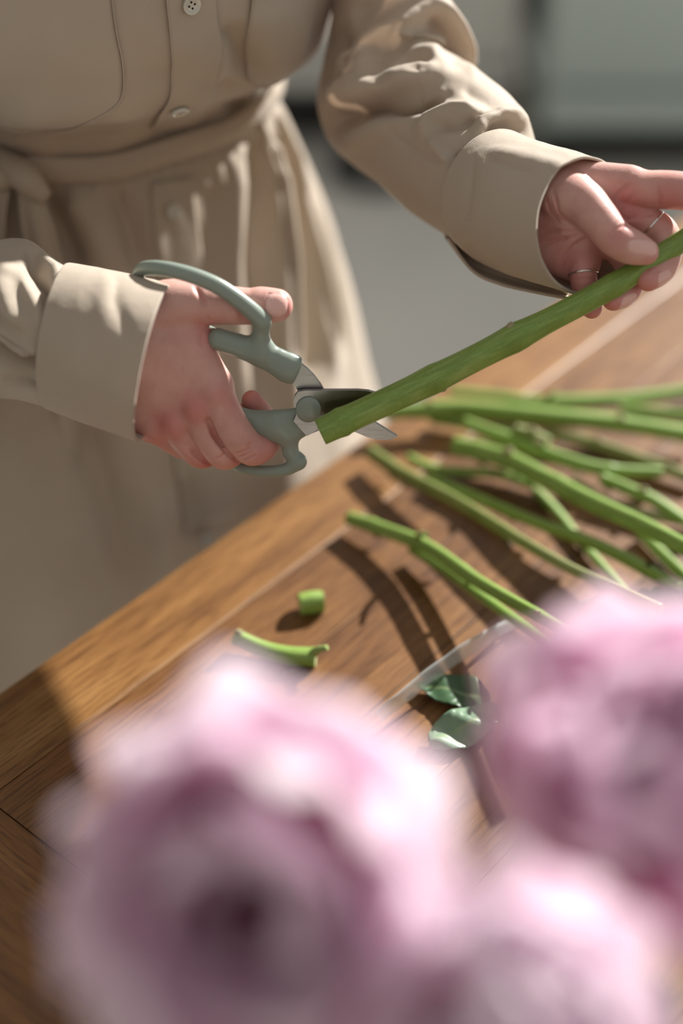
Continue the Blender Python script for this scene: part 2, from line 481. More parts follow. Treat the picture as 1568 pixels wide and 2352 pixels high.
# ------------------------------------------------------------------ table
EANG = math.radians(50)
EV = np.array([math.cos(EANG), math.sin(EANG), 0]); NV = np.array([EV[1], -EV[0], 0])
N0 = -0.531; E_SEAM = 0.267; E_END = 0.10; E_FAR = 1.78; BW = 0.0585; NB = 15; TH = 0.036
def en(e, n, z): return EV * e + NV * n + np.array([0, 0, z])
table = empty('wooden_table', en((E_END + E_FAR) / 2, N0 + NB * BW / 2, 0))
tag(table, 'oiled oak plank table with a cross board at its end, strewn with cut stems', 'table')
Rt = Matrix.Rotation(EANG, 4, 'Z')
def table_piece(name, e0, e1, n0, n1, z0, z1, along_e=True, bev=0.0009, m=None):
    c = en((e0 + e1) / 2, (n0 + n1) / 2, (z0 + z1) / 2)
    le, ln = (e1 - e0) / 2, (n1 - n0) / 2
    hx, hy = (le, ln) if along_e else (ln, le)
    me = box_mesh(name, (-hx, -hy, -(z1 - z0) / 2), (hx, hy, (z1 - z0) / 2), bev)
    o = link(name, me, m or WOOD, table)
    R = Matrix.Rotation(EANG if along_e else EANG - math.pi / 2, 4, 'Z')
    o.matrix_basis = Matrix.Translation(V3(c)) @ R
    return o
for i in range(NB):
    table_piece('plank', E_SEAM + 0.0004, E_FAR, N0 + i * BW + (0.0003 if i else 0), N0 + (i + 1) * BW - 0.0003, TABLE_Z - TH, TABLE_Z, True, 0.0030 if i in (0, NB - 1) else 0.0004, WOOD if i == 0 else WOOD2)
for k in range(2):
    table_piece('end_board', E_END + k * (E_SEAM - E_END) / 2 + .0003, E_END + (k + 1) * (E_SEAM - E_END) / 2 - .0003, N0, N0 + NB * BW, TABLE_Z - TH, TABLE_Z, False, 0.0004, WOOD2)
for e0 in (E_END + 0.06, E_FAR - 0.12):
    for n0 in (N0 + 0.06, N0 + NB * BW - 0.12):
        table_piece('leg', e0, e0 + 0.06, n0, n0 + 0.06, 0.0, TABLE_Z - TH, True, 0.003)
for n0 in (N0 + 0.075, N0 + NB * BW - 0.105):
    table_piece('apron', E_END + 0.12, E_FAR - 0.12, n0, n0 + 0.022, TABLE_Z - TH - 0.08, TABLE_Z - TH, True, 0.002)
for e0 in (E_END + 0.08, E_FAR - 0.102):
    table_piece('apron', e0, e0 + 0.022, N0 + 0.12, N0 + NB * BW - 0.12, TABLE_Z - TH - 0.08, TABLE_Z - TH, False, 0.002)

# ------------------------------------------------------------------ background furniture
def cabinet(name, x0, x1, y0, y1, z0, z1, m, label, ledge):
    c = empty(name, ((x0 + x1) / 2, (y0 + y1) / 2, 0)); tag(c, label, 'cabinet')
    link('body', box_mesh('body', (x0, y0 + .02, z0), (x1, y1, z1), .006), m, c)
    mid = (x0 + x1) / 2
    for a, b in ((x0 + .004, mid - .003), (mid + .003, x1 - .004)):
        d = link('door', box_mesh('door', (a, y0, z0 + ledge), (b, y0 + .018, z1 - .01), .004), m, c)
        link('handle', box_mesh('handle', ((a + b) / 2 - .06, y0 - .022, z1 - .09), ((a + b) / 2 + .06, y0, z1 - .078), .003), BLACK, d)
    link('bottom_rail', box_mesh('bottom_rail', (x0, y0 - .03, z0), (x1, y0 + .018, z0 + ledge - .006), .01), m, c)
    for x in (x0 + .03, x1 - .07):
        for y in (y0 + .05, y1 - .07):
            link('leg', box_mesh('leg', (x, y, 0), (x + .04, y + .04, z0), .004), BLACK, c)
    link('plinth', box_mesh('plinth', (x0 + .02, y0 + .12, 0.0), (x1, y0 + .14, z0)), BLACK, c)
    return c
sb_ = cabinet('sideboard', 0.425, 1.75, 2.90, 3.5, 0.125, 0.82, CAB, 'grey-green sideboard on a dark recessed base behind the hand with rings', 0.085)
link('sunlit_floor_block', box_mesh('sunlit_floor_block', (.387, 3.42, 0), (.80, 3.44, .124)), BLACK, sb_)  # added black panel, hides sunlit floor showing under the sideboard
link('gap_sun_block', box_mesh('gap_sun_block', (.387, 3.445, 0), (.4245, 3.47, .82)), BLACK, sb_)  # added black panel, keeps sun out of the gap between the cabinets
cabinet('storage_cabinet', -0.55, 0.385, 3.02, 3.5, 0.165, 0.82, CAB2, 'warm grey cabinet standing beside the grey-green sideboard', 0.05)

def lathe(name, prof, m, parent=None, loc=(0, 0, 0), seg=40):
    V, F = [], []
    k = len(prof)
    for j in range(seg):
        a = 2 * math.pi * j / seg
        for r, z in prof: V.append((loc[0] + r * math.cos(a), loc[1] + r * math.sin(a), loc[2] + z))
    for j in range(seg):
        for i in range(k - 1):
            a = j * k + i; b = ((j + 1) % seg) * k + i
            F.append((a, b, b + 1, a + 1))
    return link(name, new_mesh(name, V, F), m, parent)
def tube_mesh(name, pts, rads, seg=16, n=None, lobes=None, cap=True, roll=0.0, tone=None):
    pts = np.asarray(pts, float); n = n or max(8, len(pts) * 8)
    A = catmull(np.column_stack([pts, rads]), n)
    C, R = A[:, :3], A[:, 3]
    tan = np.gradient(C, axis=0); tan /= np.linalg.norm(tan, axis=1, keepdims=True)
    ref = np.array([0, 0, 1.0]) if abs(tan[0][2]) < .9 else np.array([1.0, 0, 0])
    V = []; prev = None
    for i in range(n):
        u = np.cross(tan[i], ref); u /= np.linalg.norm(u); w = np.cross(u, tan[i])
        for j in range(seg):
            a = 2 * math.pi * j / seg
            r = R[i]
            if lobes: r *= 1 + lobes[0] * math.cos(lobes[1] * a + roll + i / n * lobes[2])
            V.append(C[i] + r * (u * math.cos(a) + w * math.sin(a)))
    F = tube_faces(n, seg)
    if cap:
        F.append(tuple(range(seg))[::-1]); F.append(tuple(range((n - 1) * seg, n * seg)))
    F = [tuple(reversed(f)) for f in F]
    me = new_mesh(name, V, F)
    if tone is not None:
        t = np.zeros((n * seg, 3))
        L = np.concatenate([[0], np.cumsum(np.linalg.norm(np.diff(C, axis=0), axis=1))])
        for i in range(n):
            for j in range(seg):
                t[i * seg + j] = (L[i] * 10 % 50, 0.5 + 0.5 * math.cos(2 * math.pi * j / seg), tone(i / (n - 1)))
        set_tone(me, t)
    if cap:
        for p in me.polygons:
            if len(p.vertices) > 4: p.use_smooth = False
    return me, C, tan, R

lp = FLOORP(868, 405)
stand = empty('lamp_stand', (lp[0], lp[1], 0)); tag(stand, 'black ring-footed floor stand behind the beige sleeve', 'stand')
ang = np.linspace(0, 2 * np.pi, 25)[:-1]
ringpts = np.array([[lp[0] + .088 * math.cos(a), lp[1] + .088 * math.sin(a), .021] for a in ang])
def torus(name, c, R, r, m, parent, seg=40, sub=14, axis=None):
    V, F = [], []
    ax = Vector(axis) if axis is not None else Vector((0, 0, 1))
    q = Vector((0, 0, 1)).rotation_difference(ax)
    for i in range(seg):
        a = 2 * math.pi * i / seg
        for j in range(sub):
            b = 2 * math.pi * j / sub
            p = Vector(((R + r * math.cos(b)) * math.cos(a), (R + r * math.cos(b)) * math.sin(a), r * math.sin(b)))
            V.append(V3(c) + q @ p)
    for i in range(seg):
        for j in range(sub):
            F.append((i * sub + j, ((i + 1) % seg) * sub + j, ((i + 1) % seg) * sub + (j + 1) % sub, i * sub + (j + 1) % sub))
    return link(name, new_mesh(name, V, F), m, parent)
torus('ring_foot', (lp[0], lp[1], .022), .085, .022, BLACK, stand)
me, *_ = tube_mesh('pole', [(lp[0] + .08, lp[1] + .03, .03), (lp[0] + .09, lp[1] + .05, .4), (lp[0] + .09, lp[1] + .05, 1.4)], [.016, .013, .013], 14)
link('pole', me, BLACK, stand)
lathe('shade', [(.09, 0), (.10, .0), (.17, .2), (.165, .2), (.09, 0)], CAB2, stand, (lp[0] + .09, lp[1] + .05, 1.38))

# ------------------------------------------------------------------ the person
FA = Frame(600, 850, 0.75, math.radians(20))       # hand with the secateurs
FB = Frame(1400, 560, 0.742, math.radians(4))      # hand with the stem
person = empty('person', (-0.17, 0.93, 0))
tag(person, 'person in a belted sand cotton shirt dress cutting a stem with secateurs', 'person')

def chain(f, Fd, pts, k=8, sw=1.0):
    S = catmull(np.array(pts, float), len(pts) * 5)
    for a, b in zip(S[:-1], S[1:]):
        f.cone(Fd, a[:3], b[:3], a[3], b[3], 1.2, sw)
def hand_union(f, palm, fingers, kp=16, kf=3):
    tot = palm.copy()
    for fg in fingers:
        tot = smin(tot, smin(palm, fg, kp), kf)
    return tot
# --- right hand of the person (grips the secateurs), x, y, w, radius
h = 2.5
def vert_normals(V, Q):
    n = np.cross(V[Q[:, 2]] - V[Q[:, 0]], V[Q[:, 3]] - V[Q[:, 1]]); out = np.zeros_like(V)
    for c in range(4):
        for k in range(3): out[:, k] += np.bincount(Q[:, c], n[:, k], len(V))
    return out / (np.linalg.norm(out, axis=1, keepdims=True) + 1e-9)
def creases(V, Q, tone, items):
    N = vert_normals(V, Q)
    if (N[:, 2] * V[:, 2]).mean() < 0 and False: N = -N
    for poly, sg_, amp, w0, w1 in items:
        d, t = seg_dist(V[:, :2], poly)
        g = np.exp(-(d / sg_) ** 2) * np.clip(np.sin(np.pi * t) * 2, .15, 1) * np.clip(-N[:, 2] * 2.5, 0, 1) * (V[:, 2] > w0) * (V[:, 2] < w1)
        V -= N * (g * amp)[:, None]
        tone[:, 0] = np.maximum(tone[:, 0], np.minimum(1, g * .45))
f = Field((120, 560, -120), (760, 1190, 190), h)
palm = f.new()
f.cone(palm, (140, 800, 30), (250, 815, 30), 88, 84, 20, 0.72)         # forearm to wrist
f.cone(palm, (250, 815, 30), (330, 835, 26), 84, 92, 30, 0.66)
for a, b, r1, r2 in [((310, 760, 18), (488, 893, 12), 62, 40), ((310, 800, 18), (452, 932, 8), 62, 44),
                     ((300, 850, 20), (402, 965, 12), 62, 43), ((300, 890, 26), (356, 985, 26), 60, 38), ((270, 915, 30), (338, 972, 24), 58, 46)]:
    f.cone(palm, a, b, r1, r2, 26, 0.8)
f.cone(palm, (330, 790, 26), (440, 845, 26), 62, 50, 26, 0.7)
f.cone(palm, (430, 800, 24), (490, 890, 14), 48, 42, 24, 0.8)
f.cone(palm, (395, 735, 32), (455, 790, 34), 52, 34, 24, 0.8)         # web
thumb = f.new(); chain(f, thumb, [(335, 735, 34, 58), (400, 713, 34, 51), (462, 713, 36, 46), (566, 719, 36, 39), (600, 716, 33, 39.5), (636, 714, 28, 35)], 12)
index = f.new(); chain(f, index, [(491, 902, 10, 42), (532, 985, -6, 43), (570, 1030, 0, 40), (604, 1036, 22, 34), (620, 1026, 62, 31), (604, 990, 88, 28), (578, 952, 84, 25)], 10)
middle = f.new(); chain(f, middle, [(446, 944, 8, 42), (480, 1010, 4, 38), (508, 1048, 12, 38), (536, 1050, 40, 34), (552, 1035, 76, 31), (545, 990, 96, 28)], 10)
ring = f.new(); chain(f, ring, [(396, 974, 14, 40), (428, 1022, 14, 35), (456, 1056, 26, 33), (482, 1056, 50, 31), (500, 1035, 84, 29), (500, 995, 100, 26)], 10)
little = f.new(); chain(f, little, [(356, 990, 28, 36), (390, 1024, 30, 31), (418, 1046, 44, 28), (436, 1046, 70, 26), (455, 1025, 96, 24)], 10)
tot = hand_union(f, palm, [thumb, index, middle, ring, little], 14, 2.5)
# knuckles, tendons, creases
for (x, y, w, r) in [(492, 893, -18, 20), (448, 930, -24, 20), (396, 965, -18, 19), (352, 985, -2, 18)]:
    f.cone(tot, (x, y, w + 6), (x + 3, y + 4, w + 6), r, r, 26)
for p in [[(545, 1028, -40), (570, 1012, -38), (590, 1004, -30)], [(551, 1038, -40), (574, 1022, -38), (594, 1014, -28)], [(557, 1048, -38), (578, 1034, -36)],
          [(556, 690, 8), (553, 715, -2), (550, 745, 8)], [(563, 690, 8), (561, 715, -2), (558, 745, 8)],
          [(455, 672, 12), (470, 700, -4), (480, 740, 0)]]:
    f.groove(tot, p, 6, 3.2)
f.groove(tot, [(478, 958, -24), (505, 1004, -24), (556, 1062, -8)], 9, 5.5)
f.groove(tot, [(430, 1018, -18), (455, 1050, -14), (490, 1086, 4)], 9, 5.5)
VA, QA = f.mesh(tot, 3)
toneA = np.zeros((len(VA), 3))
def spot(V, tone, c, r, a, ch=0):
    d = np.linalg.norm((V - np.array(c)) / np.array(r if hasattr(r, '__len__') else (r, r, r)), axis=1)
    tone[:, ch] = np.maximum(tone[:, ch], a * np.exp(-d ** 2))
for c, r, a in [((450, 927, -30), 42, .75), ((385, 968, -20), 48, .8), ((530, 925, -20), 36, .45), ((500, 900, -20), 40, .5), ((600, 1040, 10), 48, .75), ((545, 1075, 0), 40, .6),
                ((475, 1080, 10), 45, .7), ((350, 1010, 10), 45, .7), ((480, 770, 20), 50, .55), ((440, 1050, 20), 50, .5), ((575, 1060, 0), 40, .5), ((590, 740, 0), 50, .4), ((664, 715, 10), 26, .6), ((575, 950, 80), 40, .7)]:
    spot(VA, toneA, c, r, a)
# thumbnail: flattened lens on the side of the thumb that shows
nc = np.array([634, 706, -8.0])
def nail_mask(V, c, ux, vy, lx, ly):
    q = V - c; ux = np.array(ux, float); ux /= np.linalg.norm(ux); vy = np.array(vy, float); vy /= np.linalg.norm(vy)
    a = (q @ ux) / lx; b = (q @ vy) / ly
    e = np.abs(a) ** 3 + np.abs(b) ** 3
    return e
e = nail_mask(VA, nc, (1, .1, 0), (-.1, 1, 0), 24, 23)
m = np.clip((1.15 - e) * 4, 0, 1) * (VA[:, 2] < 12)
toneA[:, 1] = np.maximum(toneA[:, 1], m)
rim = np.exp(-((e - 1.1) / .35) ** 2) * (VA[:, 2] < 12)
VA[:, 2] += rim * 2.0 - m * 1.4

creases(VA, QA, toneA, [([(536, 1030), (557, 1021), (580, 1016)], 3.4, 2.0, -60, 20), ([(543, 1041), (565, 1030), (588, 1023)], 3.4, 2.0, -60, 20), ([(556, 1050), (590, 1033)], 3.0, 1.6, -60, 20),
    ([(553, 722), (558, 738), (568, 752)], 3.4, 2.0, -60, 40), ([(562, 724), (567, 738), (575, 748)], 3.0, 1.5, -60, 40),
    ([(480, 962), (492, 990), (520, 1030), (553, 1064)], 6, 6.0, -60, 40), ([(434, 1026), (452, 1048), (488, 1084)], 6, 6.0, -60, 60),
    ([(488, 1046), (505, 1040), (520, 1030)], 3.4, 1.6, -60, 30), ([(452, 672), (468, 690), (478, 700)], 5, 1.5, -60, 40), ([(470, 770), (462, 785), (470, 800)], 5, 2, -60, 40)])
# --- left hand of the person (holds the stem)
f = Field((1130, 330, -110), (1720, 780, 210), h)
palm = f.new()
f.cone(palm, (1130, 470, 175), (1250, 500, 95), 80, 76, 20, 0.8)
f.cone(palm, (1250, 500, 95), (1320, 510, 62), 74, 78, 26, 0.75)
for a, b, r1, r2 in [((1290, 432, 72), (1455, 446, 62), 58, 42), ((1270, 570, 66), (1335, 612, 58), 56, 40), ((1340, 430, 70), (1440, 430, 66), 44, 34), ((1310, 490, 70), (1436, 496, 70), 52, 42),
                     ((1300, 520, 70), (1392, 548, 72), 52, 40), ((1290, 545, 66), (1340, 590, 62), 54, 38)]:
    f.cone(palm, a, b, r1, r2, 22, 0.72)
thumb = f.new(); chain(f, thumb, [(1298, 452, 40, 60), (1340, 468, 14, 50), (1372, 500, -6, 44), (1412, 546, -22, 40), (1446, 566, -30, 38), (1478, 578, -33, 28)], 12)
index = f.new(); chain(f, index, [(1452, 448, 62, 41), (1520, 450, 54, 42), (1580, 458, 42, 40), (1640, 480, 22, 36), (1668, 515, 6, 33), (1672, 545, -4, 29)], 10)
middle = f.new(); chain(f, middle, [(1434, 498, 70, 40), (1488, 522, 72, 36), (1519, 546, 66, 34), (1527, 585, 52, 32), (1514, 622, 26, 30), (1484, 640, 0, 27)], 10)
ring = f.new(); chain(f, ring, [(1392, 548, 72, 38), (1428, 590, 76, 33), (1445, 625, 66, 31), (1447, 655, 44, 29), (1432, 676, 22, 27), (1408, 684, 6, 25)], 10)
little = f.new(); chain(f, little, [(1338, 588, 56, 36), (1340, 622, 38, 31), (1344, 655, 34, 30), (1354, 688, 32, 27), (1360, 704, 28, 24)], 10)
tot = hand_union(f, palm, [thumb, index, middle, ring, little], 12, 2.0)
for p, wd, am in [([(1376, 490, 24), (1420, 455, 22), (1450, 425, 30)], 7, 4), ([(1400, 525, 30), (1450, 500, 30), (1500, 500, 34)], 6, 3.5),
              ([(1242, 525, 26), (1290, 528, 18), (1340, 530, 14)], 6, 3), ([(1250, 556, 26), (1300, 545, 16), (1345, 528, 16)], 6, 3),
              ([(1285, 635, 30), (1305, 590, 16), (1345, 550, 18)], 7, 5),
              ([(1262, 450, 4), (1275, 490, -10), (1300, 515, -8)], 5, 2), ([(1278, 440, -10), (1290, 490, -24), (1325, 520, -20)], 5, 2),
              ([(1398, 562, -50), (1412, 528, -58), (1432, 515, -45)], 4, 2.2), ([(1392, 550, -50), (1406, 520, -58), (1424, 508, -45)], 4, 1.6),
              ([(1500, 430, 16), (1508, 465, 14), (1506, 490, 30)], 6, 2.5)]:
    f.groove(tot, p, wd, am)
VB, QB = f.mesh(tot, 3)
toneB = np.zeros((len(VB), 3))
for c, r, a in [((1440, 490, 30), 60, .75), ((1530, 480, 20), 60, .7), ((1400, 560, 30), 60, .6), ((1340, 640, 10), 60, .6), ((1300, 600, 30), 60, .5), ((1400, 690, 0), 40, .85), ((1475, 650, 0), 40, .85),
                ((1360, 710, 20), 40, .7), ((1420, 540, -60), 36, .35), ((1490, 590, -40), 26, .5), ((1530, 600, 40), 40, .4), ((1260, 540, 30), 60, .35)]:
    spot(VB, toneB, c, r, a)
e = nail_mask(VB, np.array([1470, 566, -58.0]), (1, .12, .25), (-.2, 1, .1), 33, 15)
m = np.clip((1.15 - e) * 4, 0, 1) * (VB[:, 2] < -30)
toneB[:, 1] = np.maximum(toneB[:, 1], m); rim = np.exp(-((e - 1.1) / .4) ** 2) * (VB[:, 2] < -30)
VB[:, 2] += rim * 1.8 - m * 1.0
for c, ux, vy in [((1509, 641, 4), (.3, 1, 0), (.6, -.2, 1)), ((1438, 690, 4), (.3, 1, 0), (.6, -.2, 1))]:
    e = nail_mask(VB, np.array(c, float), ux, vy, 15, 20)
    d3 = np.linalg.norm(VB - np.array(c), axis=1)
    mm = np.clip((1.1 - e) * 4, 0, 1) * (d3 < 28)
    toneB[:, 1] = np.maximum(toneB[:, 1], mm)
creases(VB, QB, toneB, [([(1392, 548), (1399, 534), (1412, 524), (1434, 518), (1441, 527)], 3.4, 2.4, -200, -20), ([(1399, 550), (1408, 537), (1424, 528)], 3.0, 1.6, -200, -20),
    ([(1261, 446), (1268, 482), (1295, 518)], 3.6, 1.8, -200, 60), ([(1281, 444), (1287, 485), (1318, 521)], 4.0, 2.4, -200, 60), ([(1272, 455), (1279, 488), (1303, 512)], 3.0, 1.3, -200, 60),
    ([(1244, 532), (1295, 527), (1336, 530)], 4.4, 3.0, -40, 120), ([(1248, 556), (1295, 548), (1342, 533)], 4.4, 3.0, -40, 120), ([(1285, 625), (1304, 583), (1322, 562), (1349, 546)], 5.0, 4.0, -40, 120),
    ([(1397, 478), (1420, 452), (1448, 427)], 5.0, 3.4, 0, 120), ([(1412, 500), (1440, 470), (1470, 440)], 4, 2, 0, 120), ([(1428, 513), (1480, 503), (1500, 499)], 4.6, 3.2, 0, 120), ([(1502, 436), (1507, 462), (1504, 486)], 4.0, 2.4, -40, 120),
    ([(1562, 480), (1566, 500)], 4, 2.4, -60, 120), ([(1318, 640), (1345, 634), (1370, 640)], 3.4, 1.5, -40, 120), ([(1490, 630), (1500, 622), (1520, 625)], 3, 1.4, -60, 60)])
# --- the rest of the body under the dress (coarse), world units scaled by 1000
f = Field((-520, 560, -10), (220, 1180, 1400), 9.0)
bd = f.new()
f.cone(bd, (-172, 950, 860), (-170, 955, 960), 75, 62, 40)
f.cone(bd, (-170, 955, 960), (-160, 915, 1150), 62, 80, 40)
f.cone(bd, (-240, 855, 1200), (-85, 945, 1200), 60, 60, 50); f.cone(bd, (-270, 855, 1250), (-60, 950, 1250), 44, 44, 50)
f.cone(bd, (-160, 900, 1280), (-155, 890, 1390), 52, 50, 40)
for sx in (-1, 1):
    hx = np.array([-165 + sx * 62, 925 + sx * 46, 850.]); fx = np.array([-165 + sx * 70, 930 + sx * 52, 70.])
    f.cone(bd, hx, (hx + fx) / 2, 74, 50, 30); f.cone(bd, (hx + fx) / 2, fx, 48, 32, 20)
    f.cone(bd, fx + [0, 0, -30], fx + [50, -75, -38], 36, 26, 20)
wrB = FB([[1200, 485, 130]])[0] * 1000; wrA = FA([[200, 808, 30]])[0] * 1000
elB = P(880, 235, 0.90) * 1000; elA = P(-330, 620, 0.93) * 1000
shB = P(900, -420, .86) * 1000
f.cone(bd, (-60, 950, 1250), shB, 40, 30, 20); f.cone(bd, shB, elB, 28, 26, 10); f.cone(bd, elB, wrB, 24, 15, 8)
f.cone(bd, (-270, 855, 1250), elA, 40, 32, 20); f.cone(bd, elA, wrA, 30, 16, 10)
VC, QC = f.mesh(bd, 2)
# head, bowed towards the work
hF = np.array([.52, -.70, -.48]); hF /= np.linalg.norm(hF); hL = np.array([.80, .60, 0.]); hU = np.cross(hL, hF); hU = hU if hU[2] > 0 else -hU
HC = np.array([-140., 868., 1492.])
def hd(fw, lf, up): return HC + hF * fw + hL * lf + hU * up
f = Field(HC - 170, HC + 170, 4.5)
hdF = f.new()
f.cone(hdF, hd(-22, 0, 22), hd(18, 0, 28), 78, 74, 20); f.cone(hdF, hd(10, 0, 10), hd(34, 0, -72), 64, 34, 30)
f.cone(hdF, (-157, 897, 1360), hd(-22, 0, -30), 50, 52, 24)
f.cone(hdF, hd(84, 0, 8), hd(100, 0, -24), 6, 11, 10)
for sd in (-1, 1):
    f.cone(hdF, hd(-4, sd * 74, -2), hd(-10, sd * 80, 18), 9, 12, 8); f.cone(hdF, hd(62, sd * 32, -18), hd(50, sd * 44, -10), 20, 18, 24)
    f.cone(hdF, hd(80, sd * 14, 26), hd(72, sd * 46, 28), 7, 6, 10)
    f.cone(hdF, hd(78, sd * 29, 10), hd(76, sd * 34, 10), 13, 13, 4)
    f.groove(hdF, [hd(86, sd * 20, 9), hd(84, sd * 42, 8)], 6, 3)
f.cone(hdF, hd(82, -18, -46), hd(82, 18, -46), 7, 7, 6); f.cone(hdF, hd(80, -15, -56), hd(80, 15, -56), 8, 8, 6)
f.groove(hdF, [hd(92, -22, -51), hd(92, 22, -51)], 5, 4)
VH, QH = f.mesh(hdF, 2)
hr = f.new()
f.cone(hr, hd(-40, 0, 30), hd(6, 0, 50), 84, 78, 20); f.cone(hr, hd(-70, 0, 0), hd(-60, 0, -40), 62, 50, 24); f.cone(hr, hd(-118, 0, 20), hd(-122, 0, 24), 38, 38, 8)
VR, QR = f.mesh(hr, 2)
WV = np.vstack([FA(VA), FB(VB), VC / 1000.0, VH / 1000.0])
WQ = np.vstack([QA, QB + len(VA), QC + len(VA) + len(VB), QH + len(VA) + len(VB) + len(VC)])
me = bpy.data.meshes.new('body')
me.vertices.add(len(WV)); me.vertices.foreach_set('co', WV.astype(np.float32).ravel())
me.loops.add(len(WQ) * 4); me.loops.foreach_set('vertex_index', WQ.astype(np.int32).ravel())
me.polygons.add(len(WQ)); me.polygons.foreach_set('loop_start', np.arange(0, len(WQ) * 4, 4, dtype=np.int32))
me.update(calc_edges=True); me.validate()
me.polygons.foreach_set('use_smooth', [True] * len(me.polygons))
set_tone(me, np.vstack([toneA, toneB, np.zeros((len(VC) + len(VH), 3))]))
body = link('body', me, SKIN, person)
HAIR = plain('brown_hair', (.07, .04, .022), .5)
link('hair', new_mesh('hair', VR / 1000.0, QR), HAIR, person)

# ------------------------------------------------------------------ dress: bodice and skirt
BF = np.array([0.60, -0.80, 0]); BL = np.array([0.80, 0.60, 0])      # facing direction, her left
def ring_world(z, cx, cy, a, b): return (np.array([cx, cy, z]), BL * a, BF * b)
bod = [ring_world(*r) for r in [(1.345, -.155, .90, .07, .065), (1.33, -.155, .90, .12, .085), (1.30, -.155, .90, .165, .10), (1.22, -.158, .892, .178, .13), (1.14, -.160, .888, .178, .142),
       (1.10, -.161, .888, .176, .143), (1.065, -.162, .891, .173, .141), (1.045, -.163, .896, .168, .138), (1.024, -.164, .902, .162, .132), (1.010, -.166, .913, .152, .122), (1.000, -.168, .926, .141, .112), (.983, -.170, .938, .130, .102), (.955, -.170, .943, .126, .098)]]
for k_, t_ in zip(range(5, 13), (.002, .005, .009, .012, .013, .012, .008, .004)):
    bod[k_] = (bod[k_][0], bod[k_][1] + np.array([0, 0, -t_]), bod[k_][2])
# bodice hem tilts: the blousing hangs lower at her right front
G = loft(bod, 190, 420)
th = np.linspace(0, 2 * np.pi, 420, endpoint=False)
G = sculpt(G, [
    ([(0, 250), (110, 300), (230, 290), (330, 235)], 70, 9),
    ([(610, 0), (640, 90), (680, 150)], 60, 9),
    ([(520, 60), (560, 130), (590, 180)], 28, -9),
    ([(500, 200), (540, 235), (580, 235)], 30, -10),
    ([(505, 60), (505, 140), (470, 230)], 16, 4),
    ([(430, 60), (440, 180), (420, 250)], 40, 3),
    ([(300, 90), (340, 160), (385, 190)], 22, -2.5),
    ([(410, 130), (440, 170), (480, 190)], 14, -2.0),
    ([(200, 20), (215, 120)], 20, 1.6), ([(100, 40), (150, 140)], 35, 2),
    ([(640, 30), (660, 120)], 16, -2.2), ([(690, 40), (700, 120)], 14, 2),
    ([(120, 345), (190, 330), (260, 300)], 18, -4)])
G = crumple(G, 22, 0.0007, seed=3.3, stretch=(1, 1, .6))
bodice = link('dress_bodice', new_mesh('dress_bodice', G.reshape(-1, 3), [t[::-1] for t in tube_faces(190, 420)]), CLOTH, person)
GB = G

skr = [ring_world(*r) for r in [(.974, -.170, .943, .124, .097), (.957, -.170, .943, .131, .103), (.92, -.172, .942, .152, .115), (.86, -.176, .938, .182, .132), (.80, -.180, .934, .204, .15), (.74, -.185, .93, .222, .165),
       (.60, -.185, .935, .25, .19), (.30, -.185, .94, .27, .21)]]
NLS, NTS = 240, 640
G = loft(skr, NLS, NTS)
th = np.linspace(0, 2 * np.pi, NTS, endpoint=False)
zz = G[:, :1, 2]
amp = np.clip((0.977 - zz) / 0.16, 0, 1) ** 0.8
fold = 0.5 * np.sin(11 * th + 0.6 + .6 * np.sin(3 * th)) + 0.25 * np.sin(19 * th + 2.0)
cen = G.mean(1, keepdims=True)
rad = G - cen; rad[:, :, 2] = 0
rn = rad / (np.linalg.norm(rad, axis=2, keepdims=True) + 1e-9)
G = G + rn * (amp * fold[None, :] * 0.0045)[:, :, None]
# fine gathers right under the belt
gath = np.clip(1 - np.abs(zz - .955) / .04, 0, 1) * np.sin(62 * th + 2 * np.sin(5 * th))[None, :] * 0.0009
G = G + rn * gath[:, :, None]
G = sculpt(G, [
    ([(548, 320), (556, 420), (552, 560), (540, 700)], 22, 4),
    ([(592, 300), (612, 420), (602, 600), (610, 900)], 26, -20),
    ([(600, 270), (640, 420), (662, 600), (664, 800), (650, 1060)], 16, 13),
    ([(640, 300), (680, 450), (705, 650), (715, 880)], 26, -18),
    ([(640, 260), (690, 420), (735, 620), (770, 850)], 14, 11),
    ([(700, 380), (750, 600), (785, 800)], 14, -8),
    ([(100, 430), (140, 520), (185, 620)], 28, -15),
    ([(160, 440), (215, 530), (250, 620)], 34, 6),
    ([(265, 430), (300, 520), (325, 620)], 22, -9),
    ([(345, 430), (352, 520), (365, 620)], 16, 2),
    ([(495, 420), (500, 520), (490, 620)], 30, -3),
    ([(60, 960), (120, 1060), (130, 1250)], 60, 6),
    ([(190, 960), (235, 1100), (290, 1330)], 45, -14),
    ([(300, 1080), (340, 1200), (350, 1300)], 40, 4),
    ([(430, 1090), (440, 1200)], 20, -8)])
G = crumple(G, 12, 0.0008, seed=8.1, stretch=(1, 1, .25))
skirt = link('dress_skirt', new_mesh('dress_skirt', G.reshape(-1, 3), [t[::-1] for t in tube_faces(NLS, NTS)]), CLOTH, person)
GS = G

